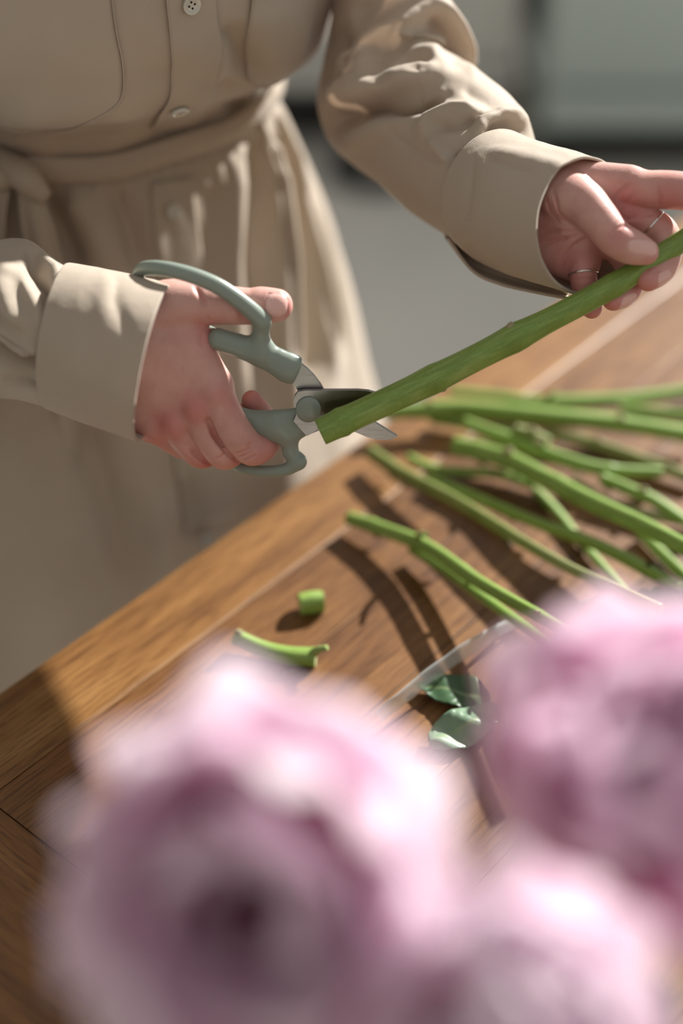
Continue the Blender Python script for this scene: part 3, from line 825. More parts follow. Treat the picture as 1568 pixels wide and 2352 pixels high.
def bvh_of(G):
    return BVHTree.FromPolygons([tuple(v) for v in G.reshape(-1, 3)], tube_faces(G.shape[0], G.shape[1]))
bvB, bvS = bvh_of(GB), bvh_of(GS)
def cast(bv, px, py):
    d = P(px, py, 1.0) - CAM
    loc, nor, i, dist = bv.ray_cast(V3(CAM), V3(d).normalized())
    if loc is None: return None, None
    if nor.dot(V3(d)) > 0: nor = -nor
    return loc, nor
def applique(name, left, right, bv, off, nu=26, nv=60, thick=0.0012, parent=None):
    """cloth piece laid over the dress between two outlines"""
    A = catmull(np.array(left, float), nv); B = catmull(np.array(right, float), nv)
    V = []; last = None
    for i in range(nv):
        for j in range(nu):
            t = j / (nu - 1); q = A[i] * (1 - t) + B[i] * t
            loc, nor = cast(bv, *q)
            if loc is None:
                loc, nor = last
            last = (loc, nor)
            V.append(np.array(loc + nor * off))
    me = new_mesh(name, V, tube_faces(nv, nu, False))
    o = link(name, me, CLOTH, parent); solidify(o, thick, 0)
    return o
applique('placket', [(376, -40), (384, 40), (393, 128), (389, 215), (362, 262), (345, 290)], [(490, -40), (494, 40), (505, 110), (492, 190), (470, 245), (440, 285)], bvB, 0.0016, parent=bodice)
applique('pocket', [(-60, -40), (-60, 60), (-60, 200), (-40, 270), (40, 305), (150, 290)], [(250, -40), (263, 60), (279, 150), (279, 205), (268, 240), (170, 289)], bvB, 0.0012, parent=bodice)
applique('pocket', [(578, -40), (572, 40), (566, 110), (563, 165), (575, 186), (605, 194)], [(730, -40), (716, 40), (706, 90), (690, 130), (655, 172), (612, 195)], bvB, 0.0014, parent=bodice)
def stitch(px, bv, parent, off=.0022, rad=.0005):
    pts = []
    for q in catmull(np.array(px, float), 70):
        loc, nor = cast(bv, *q)
        if loc is not None: pts.append(np.array(loc + nor * off))
    me, *_ = tube_mesh('topstitching', pts, [rad] * len(pts), 6, len(pts))
    link('topstitching', me, CLOTH, parent)
stitch([(250, -40), (263, 60), (279, 150), (279, 205), (262, 240), (215, 268), (150, 290), (40, 305)], bvB, bodice)
stitch([(578, -40), (572, 40), (566, 110), (563, 165), (575, 186), (605, 194), (640, 180)], bvB, bodice)
stitch([(376, -40), (384, 40), (393, 128), (389, 215), (362, 262)], bvB, bodice)
applique('skirt_placket', [(345, 420), (352, 520), (366, 640), (380, 800), (392, 1000), (425, 1230)], [(440, 405), (452, 520), (468, 640), (490, 800), (505, 1000), (530, 1180)], bvS, 0.0014, parent=skirt)

def button(px, py, bv, parent, r=0.0052):
    loc, nor = cast(bv, px, py)
    q = Vector((0, 0, 1)).rotation_difference(nor)
    M = Matrix.Translation(loc + nor * 0.0034) @ q.to_matrix().to_4x4()
    prof = [(0, .0006), (r * .55, .0006), (r * .72, .0009), (r * .82, .0017), (r * .95, .0018), (r, .0011), (r, -.0006), (0, -.0006)]
    V, F = [], []; seg = 28; k = len(prof)
    for j in range(seg):
        a = 2 * math.pi * j / seg
        for rr, z in prof: V.append(M @ Vector((rr * math.cos(a), rr * math.sin(a), z)))
    for j in range(seg):
        for i in range(k - 1): F.append((j * k + i, ((j + 1) % seg) * k + i, ((j + 1) % seg) * k + i + 1, j * k + i + 1))
    o = link('button', new_mesh('button', V, F), PEARL, parent)
    Vh, Fh = [], []
    for sx, sy in ((1, 1), (1, -1), (-1, 1), (-1, -1)):
        b0 = len(Vh)
        for j in range(8):
            a = 2 * math.pi * j / 8
            for z in (.0002, .0009):
                Vh.append(M @ Vector((sx * r * .24 + r * .12 * math.cos(a), sy * r * .24 + r * .12 * math.sin(a), z)))
        for j in range(8):
            k2 = (j + 1) % 8
            Fh.append((b0 + j * 2, b0 + k2 * 2, b0 + k2 * 2 + 1, b0 + j * 2 + 1))
        Fh.append(tuple(b0 + j * 2 + 1 for j in range(8)))
    V2 = Vh
    me2 = new_mesh('hole_shade_caps', V2, Fh, False); o.data.materials.append(HOLE_SHADE)
    # dark caps painting hole shade join the button mesh so each stays one piece
    bm = bmesh.new(); bm.from_mesh(o.data); n0 = len(bm.faces); bm.from_mesh(me2); bm.faces.ensure_lookup_table()
    for fc in bm.faces[n0:]: fc.material_index = 1
    bm.to_mesh(o.data); bm.free(); bpy.data.meshes.remove(me2)
    return o
button(432, 6, bvB, bodice); button(409, 243, bvB, bodice)
button(394, 484, bvS, skirt); button(472, 1238, bvS, skirt)

# belt: a soft band around the waist
zs = np.linspace(-1, 1, 14)
NTb = 300; thb = np.linspace(0, 2 * np.pi, NTb, endpoint=False)
Gb = np.zeros((14, NTb, 3))
for i, s_ in enumerate(zs):
    bulge = 0.0025 * (1 - s_ * s_)
    a, b = .1370 + bulge, .1100 + bulge
    z = .969 + s_ * .0085 + .002 * np.sin(2 * thb + 1) + 0.0012 * np.sin(9 * thb)
    Gb[i] = np.array([-.170, .943, 0]) + np.outer(np.cos(thb), BL) * a + np.outer(np.sin(thb), BF) * b
    Gb[i, :, 2] = z
Gb = crumple(Gb, 40, 0.0012, seed=1.7)
belt = link('belt', new_mesh('belt', Gb.reshape(-1, 3), tube_faces(14, NTb)), CLOTH, person); solidify(belt, .0015, 0)
bvK = bvh_of(Gb)
kl, kn = cast(bvK, 45, 392)
if kl is None: kl, kn = Vector((-.2, .82, .96)), Vector((.3, -.9, 0.2))
def ribbon(name, pts, width, side, thick=0.0014, n=60, nu=14, fold=0.002, parent=None, seed=0):
    C = catmull(np.array(pts, float), n); V = []
    for i in range(n):
        t = i / (n - 1)
        for j in range(nu):
            u = (j / (nu - 1) - .5) * 2
            out = np.array(kn) * (fold * math.cos(u * 4 + seed) * (0.4 + t))
            V.append(C[i] + np.array(side) * u * width * (.6 + .4 * min(1, 3 * t)) + out)
    o = link(name, new_mesh(name, V, tube_faces(n, nu, False)), CLOTH, parent); solidify(o, thick, 0)
    return o
kp = np.array(kl) + np.array(kn) * 0.006
side = RIGHT * .97 + UP * -.1
me, *_ = tube_mesh('knot', [kp + RIGHT * -.016 + UP * .014, kp + RIGHT * .004 + np.array(kn) * .009 + UP * .004, kp + RIGHT * .017 + UP * -.014], [.005, .0095, .005], 20, 24)
link('knot', me, CLOTH, belt)
me, *_ = tube_mesh('knot', [kp + RIGHT * -.035 + UP * .008, kp + RIGHT * -.014 + np.array(kn) * .006 + UP * .002, kp + RIGHT * .006 + UP * .002], [.005, .0085, .005], 20, 24)
link('knot', me, CLOTH, belt)
Z = np.array([0, 0, 1.])
ribbon('tie_end', [kp + RIGHT * .006 + UP * -.008, kp + RIGHT * .010 - Z * .03 + np.array(kn) * .012, kp + RIGHT * .014 - Z * .08 + np.array(kn) * .022, kp + RIGHT * .012 - Z * .2 + np.array(kn) * .05], .011, side, parent=belt)
ribbon('tie_end', [kp + RIGHT * -.012 + UP * -.008, kp + RIGHT * -.022 - Z * .03 + np.array(kn) * .010, kp + RIGHT * -.030 - Z * .08 + np.array(kn) * .024, kp + RIGHT * -.034 - Z * .18 + np.array(kn) * .045], .012, side, parent=belt, seed=2)

# ------------------------------------------------------------------ sleeves and cuffs
def pxring(A, B, d, half, phi=0.0, axis=None, dB=None):
    """ring whose width runs from outline point A to B; half = half depth; phi leans the ring"""
    a = P(A[0], A[1], d); b = P(B[0], B[1], dB if dB else d)
    U = (b - a) / 2
    ax = RIGHT if axis is None else axis
    u = U / np.linalg.norm(U)
    ax = ax - u * (ax @ u); ax /= np.linalg.norm(ax)
    fw = FWD - u * (FWD @ u); fw /= np.linalg.norm(fw)
    Wn = (-fw * math.cos(phi) - ax * math.sin(phi)) * half
    return ((a + b) / 2, U, Wn)
R_ = math.radians
# her left arm (upper arm, elbow, forearm)
slL = [pxring((800, -420), (1010, -420), .86, .06), pxring((790, -250), (1010, -230), .87, .062), pxring((782, -120), (1004, -110), .88, .062),
       pxring((770, -20), (1018, -5), .885, .062), pxring((758, 60), (1058, 62), .89, .06), pxring((742, 140), (1084, 120), .895, .056, R_(5)),
       pxring((728, 222), (1086, 165), .895, .052, R_(12)), pxring((740, 292), (1072, 182), .885, .05, R_(22)), pxring((783, 335), (1096, 196), .87, .05, R_(28)),
       pxring((862, 402), (1140, 216), .85, .048, R_(32)), pxring((926, 462), (1196, 258), .83, .045, R_(36)), pxring((984, 502), (1220, 298), .812, .042, R_(40)),
       pxring((1022, 532), (1216, 328), .80, .036, R_(44)), pxring((1052, 566), (1206, 345), .792, .031, R_(46))]
G = loft(slL, 260, 340)
G = sculpt(G, [
    ([(735, 296), (830, 258), (920, 224), (985, 206), (1015, 200)], 30, -24),
    ([(752, 222), (830, 205), (900, 184), (960, 170), (1010, 168)], 22, 10),
    ([(788, 340), (860, 298), (938, 252), (990, 226), (1030, 210)], 17, 8),
    ([(905, 70), (950, 90), (990, 108), (1015, 130)], 22, 7),
    ([(990, 40), (1025, 80), (1048, 120), (1058, 145)], 18, -9),
    ([(1010, 0), (1050, 55), (1080, 110), (1088, 170)], 10, 6),
    ([(766, 215), (800, 150), (850, 90), (900, 50), (966, 15)], 24, 8),
    ([(840, 190), (880, 130), (930, 120), (990, 150)], 26, -8),
    ([(750, 60), (780, 100), (740, 200)], 30, -8),
    ([(800, 40), (900, 0), (1000, -20)], 22, -6),
    ([(965, 320), (985, 280), (1040, 256), (1100, 256)], 15, 7),
    ([(1000, 292), (1050, 290), (1110, 272)], 10, -5),
    ([(1090, 322), (1106, 288), (1140, 265), (1190, 262), (1216, 296)], 15, 6),
    ([(1126, 312), (1160, 302), (1192, 318)], 18, -10),
    ([(985, 320), (1010, 350), (1030, 380)], 12, 4),
    ([(883, 288), (930, 330), (980, 362), (1076, 404)], 4, -1.6),
    ([(1060, 200), (1110, 225), (1150, 250)], 14, -3),
    ([(1075, 380), (1085, 430), (1068, 520)], 6, -3),
    ([(1040, 360), (1075, 350), (1100, 345)], 6, -3), ([(1040, 440), (1075, 430)], 6, -2), ([(1000, 470), (1060, 480)], 8, -2)])
G = crumple(G, 26, 0.0006, seed=5.2)
slv = link('sleeve', new_mesh('sleeve', G.reshape(-1, 3), [t[::-1] for t in tube_faces(260, 340)]), CLOTH, person)

def cuff(rings, name, strokes, seed, n=90, nt=220, flip=True):
    G = loft(rings, n, nt)
    G = sculpt(G, strokes)
    G = crumple(G, 45, 0.00045, seed=seed)
    o = link(name, new_mesh(name, G.reshape(-1, 3), [t[::-1] for t in tube_faces(n, nt)]), CLOTH, person)
    solidify(o, .0016, -1)
    # topstitched seam ridge where the sleeve is gathered in
    ring = G[1]; nr = grid_normals(G)[1]
    pts = np.vstack([ring + nr * .0003, ring[:1] + nr[:1] * .0003])[::3]
    me, *_ = tube_mesh('seam', pts, [.0008] * len(pts), 6, len(pts) * 2, cap=False)
    link('seam', me, CLOTH, o)
    return o, G
cuffL = [pxring((1044, 548), (1212, 335), .793, .034, R_(46)), pxring((1080, 578), (1248, 350), .785, .036, R_(48)), pxring((1150, 610), (1300, 361), .770, .0365, R_(50)),
         pxring((1240, 642), (1352, 369), .757, .035, R_(52)), pxring((1306, 664), (1384, 376), .748, .034, R_(54))]
cL, _g = cuff(cuffL, 'cuff', [([(1090, 365), (1085, 440), (1066, 515)], 8, -1.6), ([(1130, 350), (1200, 365), (1300, 390)], 14, 1.6), ([(1120, 370), (1170, 385), (1220, 400)], 8, -1.4),
     ([(1060, 560), (1100, 600), (1160, 640)], 22, -5)], 9.1)
# slit of the cuff: the under layer that shows below the folded edge
ua = [P(1020, 520, .815), P(1070, 570, .806), P(1140, 600, .796), P(1225, 635, .786), P(1310, 660, .776)]
ub = [P(1030, 548, .800), P(1085, 622, .794), P(1146, 652, .788), P(1222, 670, .780), P(1310, 687, .772)]
def under_layer():
    n, k = 60, 16; a = catmull(np.array(ua), n); b = catmull(np.array(ub), n); V = []
    for i in range(n):
        for j in range(k):
            t = j / (k - 1); V.append(a[i] * (1 - t) + b[i] * t + FWD * .010 * math.sin(math.pi * t))
    o = link('cuff_underlap', new_mesh('cuff_underlap', V, tube_faces(n, k, False)), CLOTH, cL); solidify(o, .0016, 0)
under_layer()
# her right arm
slR = [pxring((-440, 800), (-420, 600), .935, .025), pxring((-410, 900), (-390, 500), .93, .05), pxring((-310, 950), (-280, 500), .90, .058), pxring((-160, 930), (-130, 540), .86, .055), pxring((-50, 915), (-30, 566), .82, .052),
       pxring((10, 914), (24, 553), .80, .050), pxring((45, 918), (70, 556), .785, .049), pxring((76, 926), (112, 588), .775, .047), pxring((98, 933), (145, 608), .766, .044), pxring((112, 932), (165, 620), .762, .041)]
G = loft(slR, 170, 300)
G = sculpt(G, [
    ([(-40, 720), (0, 748), (50, 790), (100, 822)], 14, 10),
    ([(-40, 775), (20, 810), (70, 850), (105, 845)], 24, -17),
    ([(70, 580), (90, 630), (118, 690), (130, 715)], 18, -13),
    ([(60, 560), (100, 590), (140, 625)], 10, 4),
    ([(20, 600), (12, 650), (30, 700), (60, 760)], 20, 9),
    ([(45, 640), (80, 700), (100, 760)], 14, 3),
    ([(0, 880), (60, 870), (100, 880)], 16, -5), ([(95, 830), (102, 880), (104, 915)], 7, -4),
    ([(120, 680), (128, 720), (120, 770)], 7, -3.5)])
G = crumple(G, 26, 0.0006, seed=2.2)
link('sleeve', new_mesh('sleeve', G.reshape(-1, 3), [t[::-1] for t in tube_faces(170, 300)]), CLOTH, person)
cuffR = [pxring((106, 932), (166, 614), .760, .043), pxring((170, 956), (240, 626), .754, .044), pxring((250, 984), (325, 644), .749, .0435), pxring((317, 1008), (397, 662), .744, .042)]
cR, _g = cuff(cuffR, 'cuff', [([(250, 640), (245, 700), (235, 780)], 26, 1.5), ([(262, 640), (265, 700), (300, 780)], 16, -1.5), ([(150, 830), (220, 900), (300, 930)], 40, 1.2)], 4.4)

def upper_sleeve(pts, seed):
    rings = []
    for i, (c, rr) in enumerate(pts):
        c = np.array(c, float); a = np.array(pts[max(0, i - 1)][0], float); b = np.array(pts[min(len(pts) - 1, i + 1)][0], float)
        t = (b - a) / np.linalg.norm(b - a); u = np.cross(t, [0, 1, 0.2]); u /= np.linalg.norm(u); w = np.cross(u, t)
        rings.append((c, u * rr, w * rr))
    G = crumple(loft(rings, 90, 120), 22, .0022, seed=seed)
    link('upper_sleeve', new_mesh('upper_sleeve', G.reshape(-1, 3), tube_faces(90, 120)), CLOTH, person)
eA, eB = elA / 1000, P(905, -330, .865)
upper_sleeve([(eA + [0, -.005, -.062], .012), (eA + [0, -.003, -.05], .045), (eA + [0, 0, -.015], .060), ((eA * .6 + np.array([-.272, .855, 1.25]) * .4), .062), ((-.272, .858, 1.22), .066), ((-.25, .862, 1.29), .05)], 1.0)
upper_sleeve([(P(905, -190, .874), .042), (P(905, -260, .87), .050), (eB, .050), ((eB + np.array([-.055, .952, 1.25])) / 2, .048), ((-.055, .952, 1.23), .052), ((-.075, .945, 1.295), .05)], 4.0)

# ------------------------------------------------------------------ secateurs
ORG = FA([[690, 920, 0]])[0]
sec = empty('secateurs', ORG)
tag(sec, 'sage green garden secateurs with open steel blades gripped in the hand', 'secateurs')
def sdf_part(name, lo, hi, build, m, parent, h=2.6, smooth=2, fr=FA):
    f = Field(lo, hi, h); F = f.new(); F = build(f, F)
    V, Q = f.mesh(F, smooth)
    o = link(name, new_mesh(name, fr(V), Q), m, parent)
    return o
def cut_plane(f, F, p, n):
    X = f.ax[0][:, None, None]; Y = f.ax[1][None, :, None]; Zz = f.ax[2][None, None, :]
    n = np.array(n, float); n /= np.linalg.norm(n)
    d = (X - p[0]) * n[0] + (Y - p[1]) * n[1] + (Zz - p[2]) * n[2]
    return -smin(-F, -d.astype(np.float32), 6)
def upper(f, F):
    f.cone(F, (502, 786, 16), (600, 814, 6), 24, 29, 8, 0.9)
    f.cone(F, (600, 814, 6), (660, 846, 2), 29, 31, 10, 0.75)
    f.cone(F, (640, 824, 2), (676, 838, 2), 20, 21, 10, 0.9)
    f.cone(F, (660, 846, 2), (700, 864, 2), 31, 28, 10, 0.75)
    F = cut_plane(f, F, (686, 848, 0), (.90, .40, 0))
    f.cone(F, (598, 800, 4), (600, 752, -6), 22, 19, 22, 0.9)
    chain_pts = [(603, 738, -10, 20.5), (576, 712, -14, 19), (540, 684, -14, 18), (500, 660, -12, 17.5), (450, 642, -6, 17), (400, 633, 6, 16.5), (360, 635, 28, 16), (332, 648, 58, 15), (322, 680, 88, 14), (350, 730, 104, 14), (420, 770, 100, 14), (480, 786, 60, 16), (505, 788, 22, 18)]
    S = catmull(np.array(chain_pts, float), 70); g = f.new()
    for a, b in zip(S[:-1], S[1:]): f.cone(g, a[:3], b[:3], a[3], b[3], 1.0, 0.95)
    F = smin(F, g, 9)
    return F
def lower(f, F):
    f.cone(F, (470, 940, 46), (560, 985, 36), 26, 29, 10, 0.8)
    f.cone(F, (560, 985, 36), (640, 984, 12), 30, 35, 12, 0.75)
    f.cone(F, (640, 984, 12), (692, 984, 8), 35, 24, 14, 0.7)
    f.cone(F, (660, 962, 8), (686, 952, 8), 20, 14, 10, 0.8)
    f.cone(F, (664, 1008, 10), (669, 1046, 8), 26, 15.5, 18, 0.9)
    f.cone(F, (669, 1046, 8), (688, 1066, 6), 16, 18, 14, 0.9)
    pts = [(688, 1066, 6, 17.5), (664, 1084, 8, 15), (632, 1093, 14, 14), (592, 1097, 24, 13.5), (550, 1096, 44, 13), (512, 1088, 84, 12.5), (470, 1060, 128, 12), (440, 1010, 134, 12), (450, 960, 110, 14), (475, 942, 60, 16)]
    S = catmull(np.array(pts, float), 60); g = f.new()
    for a, b in zip(S[:-1], S[1:]): f.cone(g, a[:3], b[:3], a[3], b[3], 1.0, 1.0)
    F = smin(F, g, 9)
    return F
hu = sdf_part('handle', (280, 590, -60), (730, 900, 150), upper, SAGE, sec)
hl = sdf_part('handle', (400, 890, -60), (740, 1130, 170), lower, SAGE, sec)
def plate(name, outline, w0, w1, parent, m=STEEL, ridge=None, edge=None, bev=1.6):
    """flat steel piece with thickness; ridge/edge: indices of a ground bevel along its cutting side"""
    bm = bmesh.new()
    fr = [bm.verts.new((x, y, w0)) for x, y in outline]; bk = [bm.verts.new((x, y, w1)) for x, y in outline]
    n = len(outline)
    bm.faces.new(fr); bm.faces.new(bk[::-1])
    for i in range(n): bm.faces.new((fr[i], bk[i], bk[(i + 1) % n], fr[(i + 1) % n]))
    if bev:
        es = [e_ for e_ in bm.edges if abs(e_.verts[0].co.z - e_.verts[1].co.z) < .01]
        bmesh.ops.bevel(bm, geom=es, offset=bev, segments=2, affect='EDGES')
    bmesh.ops.triangulate(bm, faces=[f_ for f_ in bm.faces if len(f_.verts) > 4])
    bmesh.ops.recalc_face_normals(bm, faces=bm.faces[:])
    me = bpy.data.meshes.new(name); bm.to_mesh(me); bm.free()
    co = np.array([v.co for v in me.vertices]); w = FA(co)
    for v, c in zip(me.vertices, w): v.co = V3(c)
    return link(name, me, m, parent)
# rear blade with its curved tang going up into the upper handle
tang = [(676, 846), (692, 836), (705, 847), (722, 864), (738, 884), (746, 902), (797, 936), (860, 968), (919, 1003), (912, 1009), (897, 1013), (875, 1013), (851, 1007), (814, 992), (760, 970), (726, 952), (700, 925), (684, 899), (666, 868)]
plate('blade', tang, 2, 14, sec)
# front blade: flat plate + hollow-ground bevel + cutting edge
top = [(676, 905), (684, 894), (700, 891), (759, 890.5), (822, 890), (846, 892), (868, 898), (886, 905), (900, 912.5)]
cutE = [(900, 913.5), (862, 921), (827, 929), (793, 936), (759, 943)]
tail = [(748, 950), (744, 957), (735, 966), (727, 982), (717, 991), (705, 997), (674, 962), (680, 948), (679, 934), (674, 916)]
ridge = [(898, 912), (870, 904), (851, 899), (800, 906), (734, 919)]
def front_blade():
    bm = bmesh.new(); wf, wb = -15, -2
    out = top + cutE + tail
    bk = [bm.verts.new((x, y, wb)) for x, y in out]
    tf = [bm.verts.new((x, y, wf)) for x, y in top]
    rf = [bm.verts.new((x, y, wf)) for x, y in ridge]
    lf = [bm.verts.new((x, y, wf)) for x, y in tail]
    cf = [bm.verts.new((x, y, wb - 2.0)) for x, y in cutE]
    bm.faces.new(tf + rf + lf)
    for i in range(4): bm.faces.new((rf[i], cf[i], cf[i + 1], rf[i + 1]))
    bm.faces.new((rf[4], cf[4], lf[0]))
    bm.faces.new((tf[-1], cf[0], rf[0]))
    front = tf + cf + lf
    n = len(front)
    for i in range(n): bm.faces.new((front[i], bk[i], bk[(i + 1) % n], front[(i + 1) % n]))
    bm.faces.new(bk[::-1])
    bmesh.ops.triangulate(bm, faces=[f_ for f_ in bm.faces if len(f_.verts) > 4])
    bmesh.ops.recalc_face_normals(bm, faces=bm.faces[:])
    me = bpy.data.meshes.new('blade'); bm.to_mesh(me); bm.free()
    w = FA(np.array([v.co for v in me.vertices]))
    for v, c in zip(me.vertices, w): v.co = V3(c)
    return link('blade', me, STEEL, sec)
front_blade()
def disc(name, c, prof, m, parent, seg=48, fr=FA):
    V, F = [], []; k = len(prof)
    for j in range(seg):
        a = 2 * math.pi * j / seg
        for r, w in prof: V.append((c[0] + r * math.cos(a), c[1] + r * math.sin(a), c[2] + w))
    for j in range(seg):
        for i in range(k - 1): F.append((j * k + i, j * k + i + 1, ((j + 1) % seg) * k + i + 1, ((j + 1) % seg) * k + i))
    return link(name, new_mesh(name, fr(V), F), m, parent)
disc('pivot_bolt', (708, 934, -15), [(29, 2), (29, -5), (27.5, -7), (23, -8.5), (20, -9.5), (12, -10.5), (0, -11)], SAGE, sec)
sp = [(748 + 6 * math.cos(t_) + t_ * .9, 950 + 8 * math.sin(t_) - t_ * .5, 0 + 0.0 * t_) for t_ in np.linspace(0, 12, 40)]
me, *_ = tube_mesh('spring', FA(sp), [.0004] * 40, 8, 120); link('spring', me, STEEL, sec)

# ------------------------------------------------------------------ stems
def stem(name, pts, rads, label, group=None, m=STEM, nodes=(), lobes=(0.05, 3, 2.0), seg=20, dry=None, tips=True):
    pts = np.array(pts, float)
    root = empty(name, pts[0]); tag(root, label, 'stem', group)
    me, C, tan, R = tube_mesh('stalk', pts, rads, seg, 90, lobes, True, random.random() * 6, tone=(lambda t: dry(t) if dry else 0.0))
    # swell the stalk at each node
    V = np.array([v.co for v in me.vertices])
    n = len(C)
    for t, a, size, kind in nodes:
        i0 = t * (n - 1)
        for i in range(n):
            g = math.exp(-((i - i0) / 2.2) ** 2) * 0.07 + (0.06 * math.exp(-((i0 - i) / 12.0)) if i < i0 else 0)
            blk = V[i * seg:(i + 1) * seg]; V[i * seg:(i + 1) * seg] = C[i] + (blk - C[i]) * (1 + g)
    for v, c in zip(me.vertices, V): v.co = V3(c)
    me.materials.append(m); me.materials.append(CUT)
    for p in me.polygons:
        if len(p.vertices) > 4: p.material_index = 1
    link('stalk', me, None, root)
    for t, a, size, kind in nodes:
        i = int(t * (n - 1)); tg = tan[i]
        ref = Z; u = np.cross(tg, ref); u /= np.linalg.norm(u); w = np.cross(u, tg)
        d = u * math.cos(a) + w * math.sin(a)
        b0 = C[i] + d * R[i] * .7
        ln = size
        me2, *_ = tube_mesh('leaf_scar', [b0, b0 + d * ln * .5 + tg * ln * .35, b0 + d * ln * .8 + tg * ln * .9], [R[i] * .5, R[i] * .42, R[i] * .28], 10, 8, tone=lambda t: 0.2)
        link('leaf_scar', me2, {'g': m, 's': SCAR, 'd': SCARD}[kind], root)
    return root
MMP = 0.742 / FPX
def heldpt(px, py, d=0.744): return P(px, py, d)
held = stem('flower_stem', [heldpt(735, 993), heldpt(800, 962), heldpt(960, 888), heldpt(1180, 777), heldpt(1385, 669), heldpt(1500, 598), heldpt(1600, 530), heldpt(1800, 390)],
     [x * MMP for x in (30, 30, 29, 27, 26, 25, 24, 22)], 'thick green stem held between fingers with its end in the open secateurs', None, STEM,
     [(0.125, -2.3, .002, 's'), (0.315, -1.0, .003, 's'), (0.435, 1.9, .004, 's'), (0.445, -1.35, .003, 'd'), (0.602, -2.0, .004, 's')], lobes=(0.035, 4, 3.0), seg=40)
# make the bloom at its far end, outside the frame, so the stem is a whole flower
stems_group = 'cut stems lying on the table'
def tstem(pxs, hs, rpx, label, m=STEM, nodes=(), dry=None):
    pts = [T(x, y, hh) for (x, y), hh in zip(pxs, hs)]
    rads = []
    for (x, y), hh, r in zip(pxs, hs, rpx):
        v = (1176 - y) / FPX; d = (CAM_H - hh) / (SP - v * CP); rads.append(0.9 * r * d / FPX)
    return stem('cut_stem', pts, rads, label, stems_group, m, nodes, dry=dry)
tstem([(800, 1190), (880, 1216), (985, 1258), (1100, 1336), (1240, 1416), (1400, 1510)], [.010, .014, .021, .030, .042, .056], [17, 18, 18, 17, 16, 15], 'bright green stem with a forked stub above its thinner neighbour, ends raised off the table', STEM,
      [(.36, 1.2, .016, "g"), (.15, -1.5, .005, 'd'), (.55, -2.6, .005, 's'), (.80, 1.0, .006, 's')])
tstem([(945, 1262), (1010, 1300), (1100, 1366), (1210, 1446), (1320, 1530)], [.008, .012, .019, .028, .038], [12, 14, 14, 14, 13], 'thin yellow-green stem lying along the forked stem', STEM, [(.2, -1.7, .005, 'd')])
tstem([(850, 1038), (920, 1085), (1050, 1152), (1180, 1232), (1300, 1300), (1400, 1346), (1520, 1400)], [.012, .015, .020, .025, .030, .034, .040], [17, 17, 16, 15, 14, 13, 12], 'long olive stem turning brown, its tip above a dark crooked shadow', STEM2,
      [(.11, -1.6, .006, 'd'), (.48, -1.5, .007, 'd')], dry=lambda t: max(0, t * 1.5 - .7))
tstem([(938, 1051), (993, 1076), (1070, 1084), (1143, 1088), (1230, 1116)], [.008, .008, .009, .010, .012], [12, 13, 13, 13, 13], 'short bent stem slipping under the thick bright stem', STEM, [(.3, -1.5, .006, 'd')])
tstem([(988, 1098), (1088, 1140), (1231, 1200), (1364, 1248), (1475, 1303), (1560, 1352)], [.007, .010, .016, .021, .026, .030], [13, 14, 15, 16, 16, 15], 'slender stem with dark buds between the olive stem and the thick bright stem', STEM,
      [(.32, -1.6, .005, 'd'), (.55, -1.5, .005, 'd'), (.83, 1.6, .006, 'd')])
tstem([(1043, 1022), (1160, 1054), (1254, 1100), (1364, 1156), (1475, 1206), (1600, 1270)], [.022, .026, .031, .036, .041, .046], [21, 23, 23, 23, 22, 22], 'thickest bright green stem with a white scarred joint', STEM,
      [(.21, 1.5, .007, 's'), (.1, -1.6, .007, 'd'), (.46, -1.6, .005, 'd')])
tstem([(1232, 1128), (1281, 1180), (1330, 1240), (1390, 1310), (1440, 1370)], [.006, .005, .005, .005, .005], [14, 14, 12, 12, 12], 'stem slanting across beneath the slender stem', STEM, [(.55, -1.2, .005, 'd')])
tstem([(1315, 1106), (1392, 1150), (1470, 1178), (1600, 1200)], [.006, .006, .006, .006], [14, 13, 13, 13], 'dull brownish stem under the thick bright stem', STEM2, dry=lambda t: t * .6)
tstem([(1381, 1098), (1440, 1122), (1503, 1150), (1600, 1216)], [.016, .015, .013, .010], [15, 16, 16, 14], 'green stem with a pale joint crossing over the brownish one', STEM, [(.5, 1.4, .005, 's'), (.05, -1.6, .006, 'd')])
tstem([(1065, 971), (1176, 1012), (1281, 1050), (1364, 1074), (1440, 1082), (1519, 1084)], [.024, .022, .020, .018, .016, .014], [15, 18, 18, 17, 15, 14], 'green stem lying behind the thick scarred stem', STEM, [(.3, 1.5, .006, 's'), (.7, -1.6, .006, 'd')])
tstem([(1243, 993), (1320, 1008), (1392, 1028), (1519, 1072), (1600, 1104)], [.012, .010, .009, .008, .007], [12, 15, 15, 15, 15], 'yellowish stem with pinkish joints', STEM2, [(.42, 1.5, .004, 's'), (.78, 1.5, .004, 's')], dry=lambda t: .25 * t)
tstem([(880, 948), (960, 942), (1060, 938), (1254, 955), (1420, 972), (1600, 1002)], [.018, .018, .018, .018, .016, .014], [16, 20, 23, 22, 21, 22], 'long thick stem lying level across behind the pile', STEM, [(.25, 1.4, .004, 'g'), (.80, 1.3, .004, 's')])
tstem([(1032, 899), (1143, 910), (1226, 924), (1309, 924), (1448, 916), (1620, 892)], [.012, .011, .010, .010, .010, .010], [11, 13, 16, 19, 17, 15], 'far stem with a raised joint curving over the board edge strip', STEM, [(.48, 1.5, .008, 'g')])
tstem([(1420, 940), (1500, 948), (1620, 962)], [.008, .008, .008], [15, 16, 16], 'short stem with a pinkish cut end beside the level stem', STEM, dry=lambda t: max(0, .8 - t * 8))
tstem([(988, 962), (1050, 972), (1110, 984), (1180, 992)], [.007, .007, .007, .007], [11, 12, 12, 12], 'stubby dark stem tucked beneath the level stem', STEM)
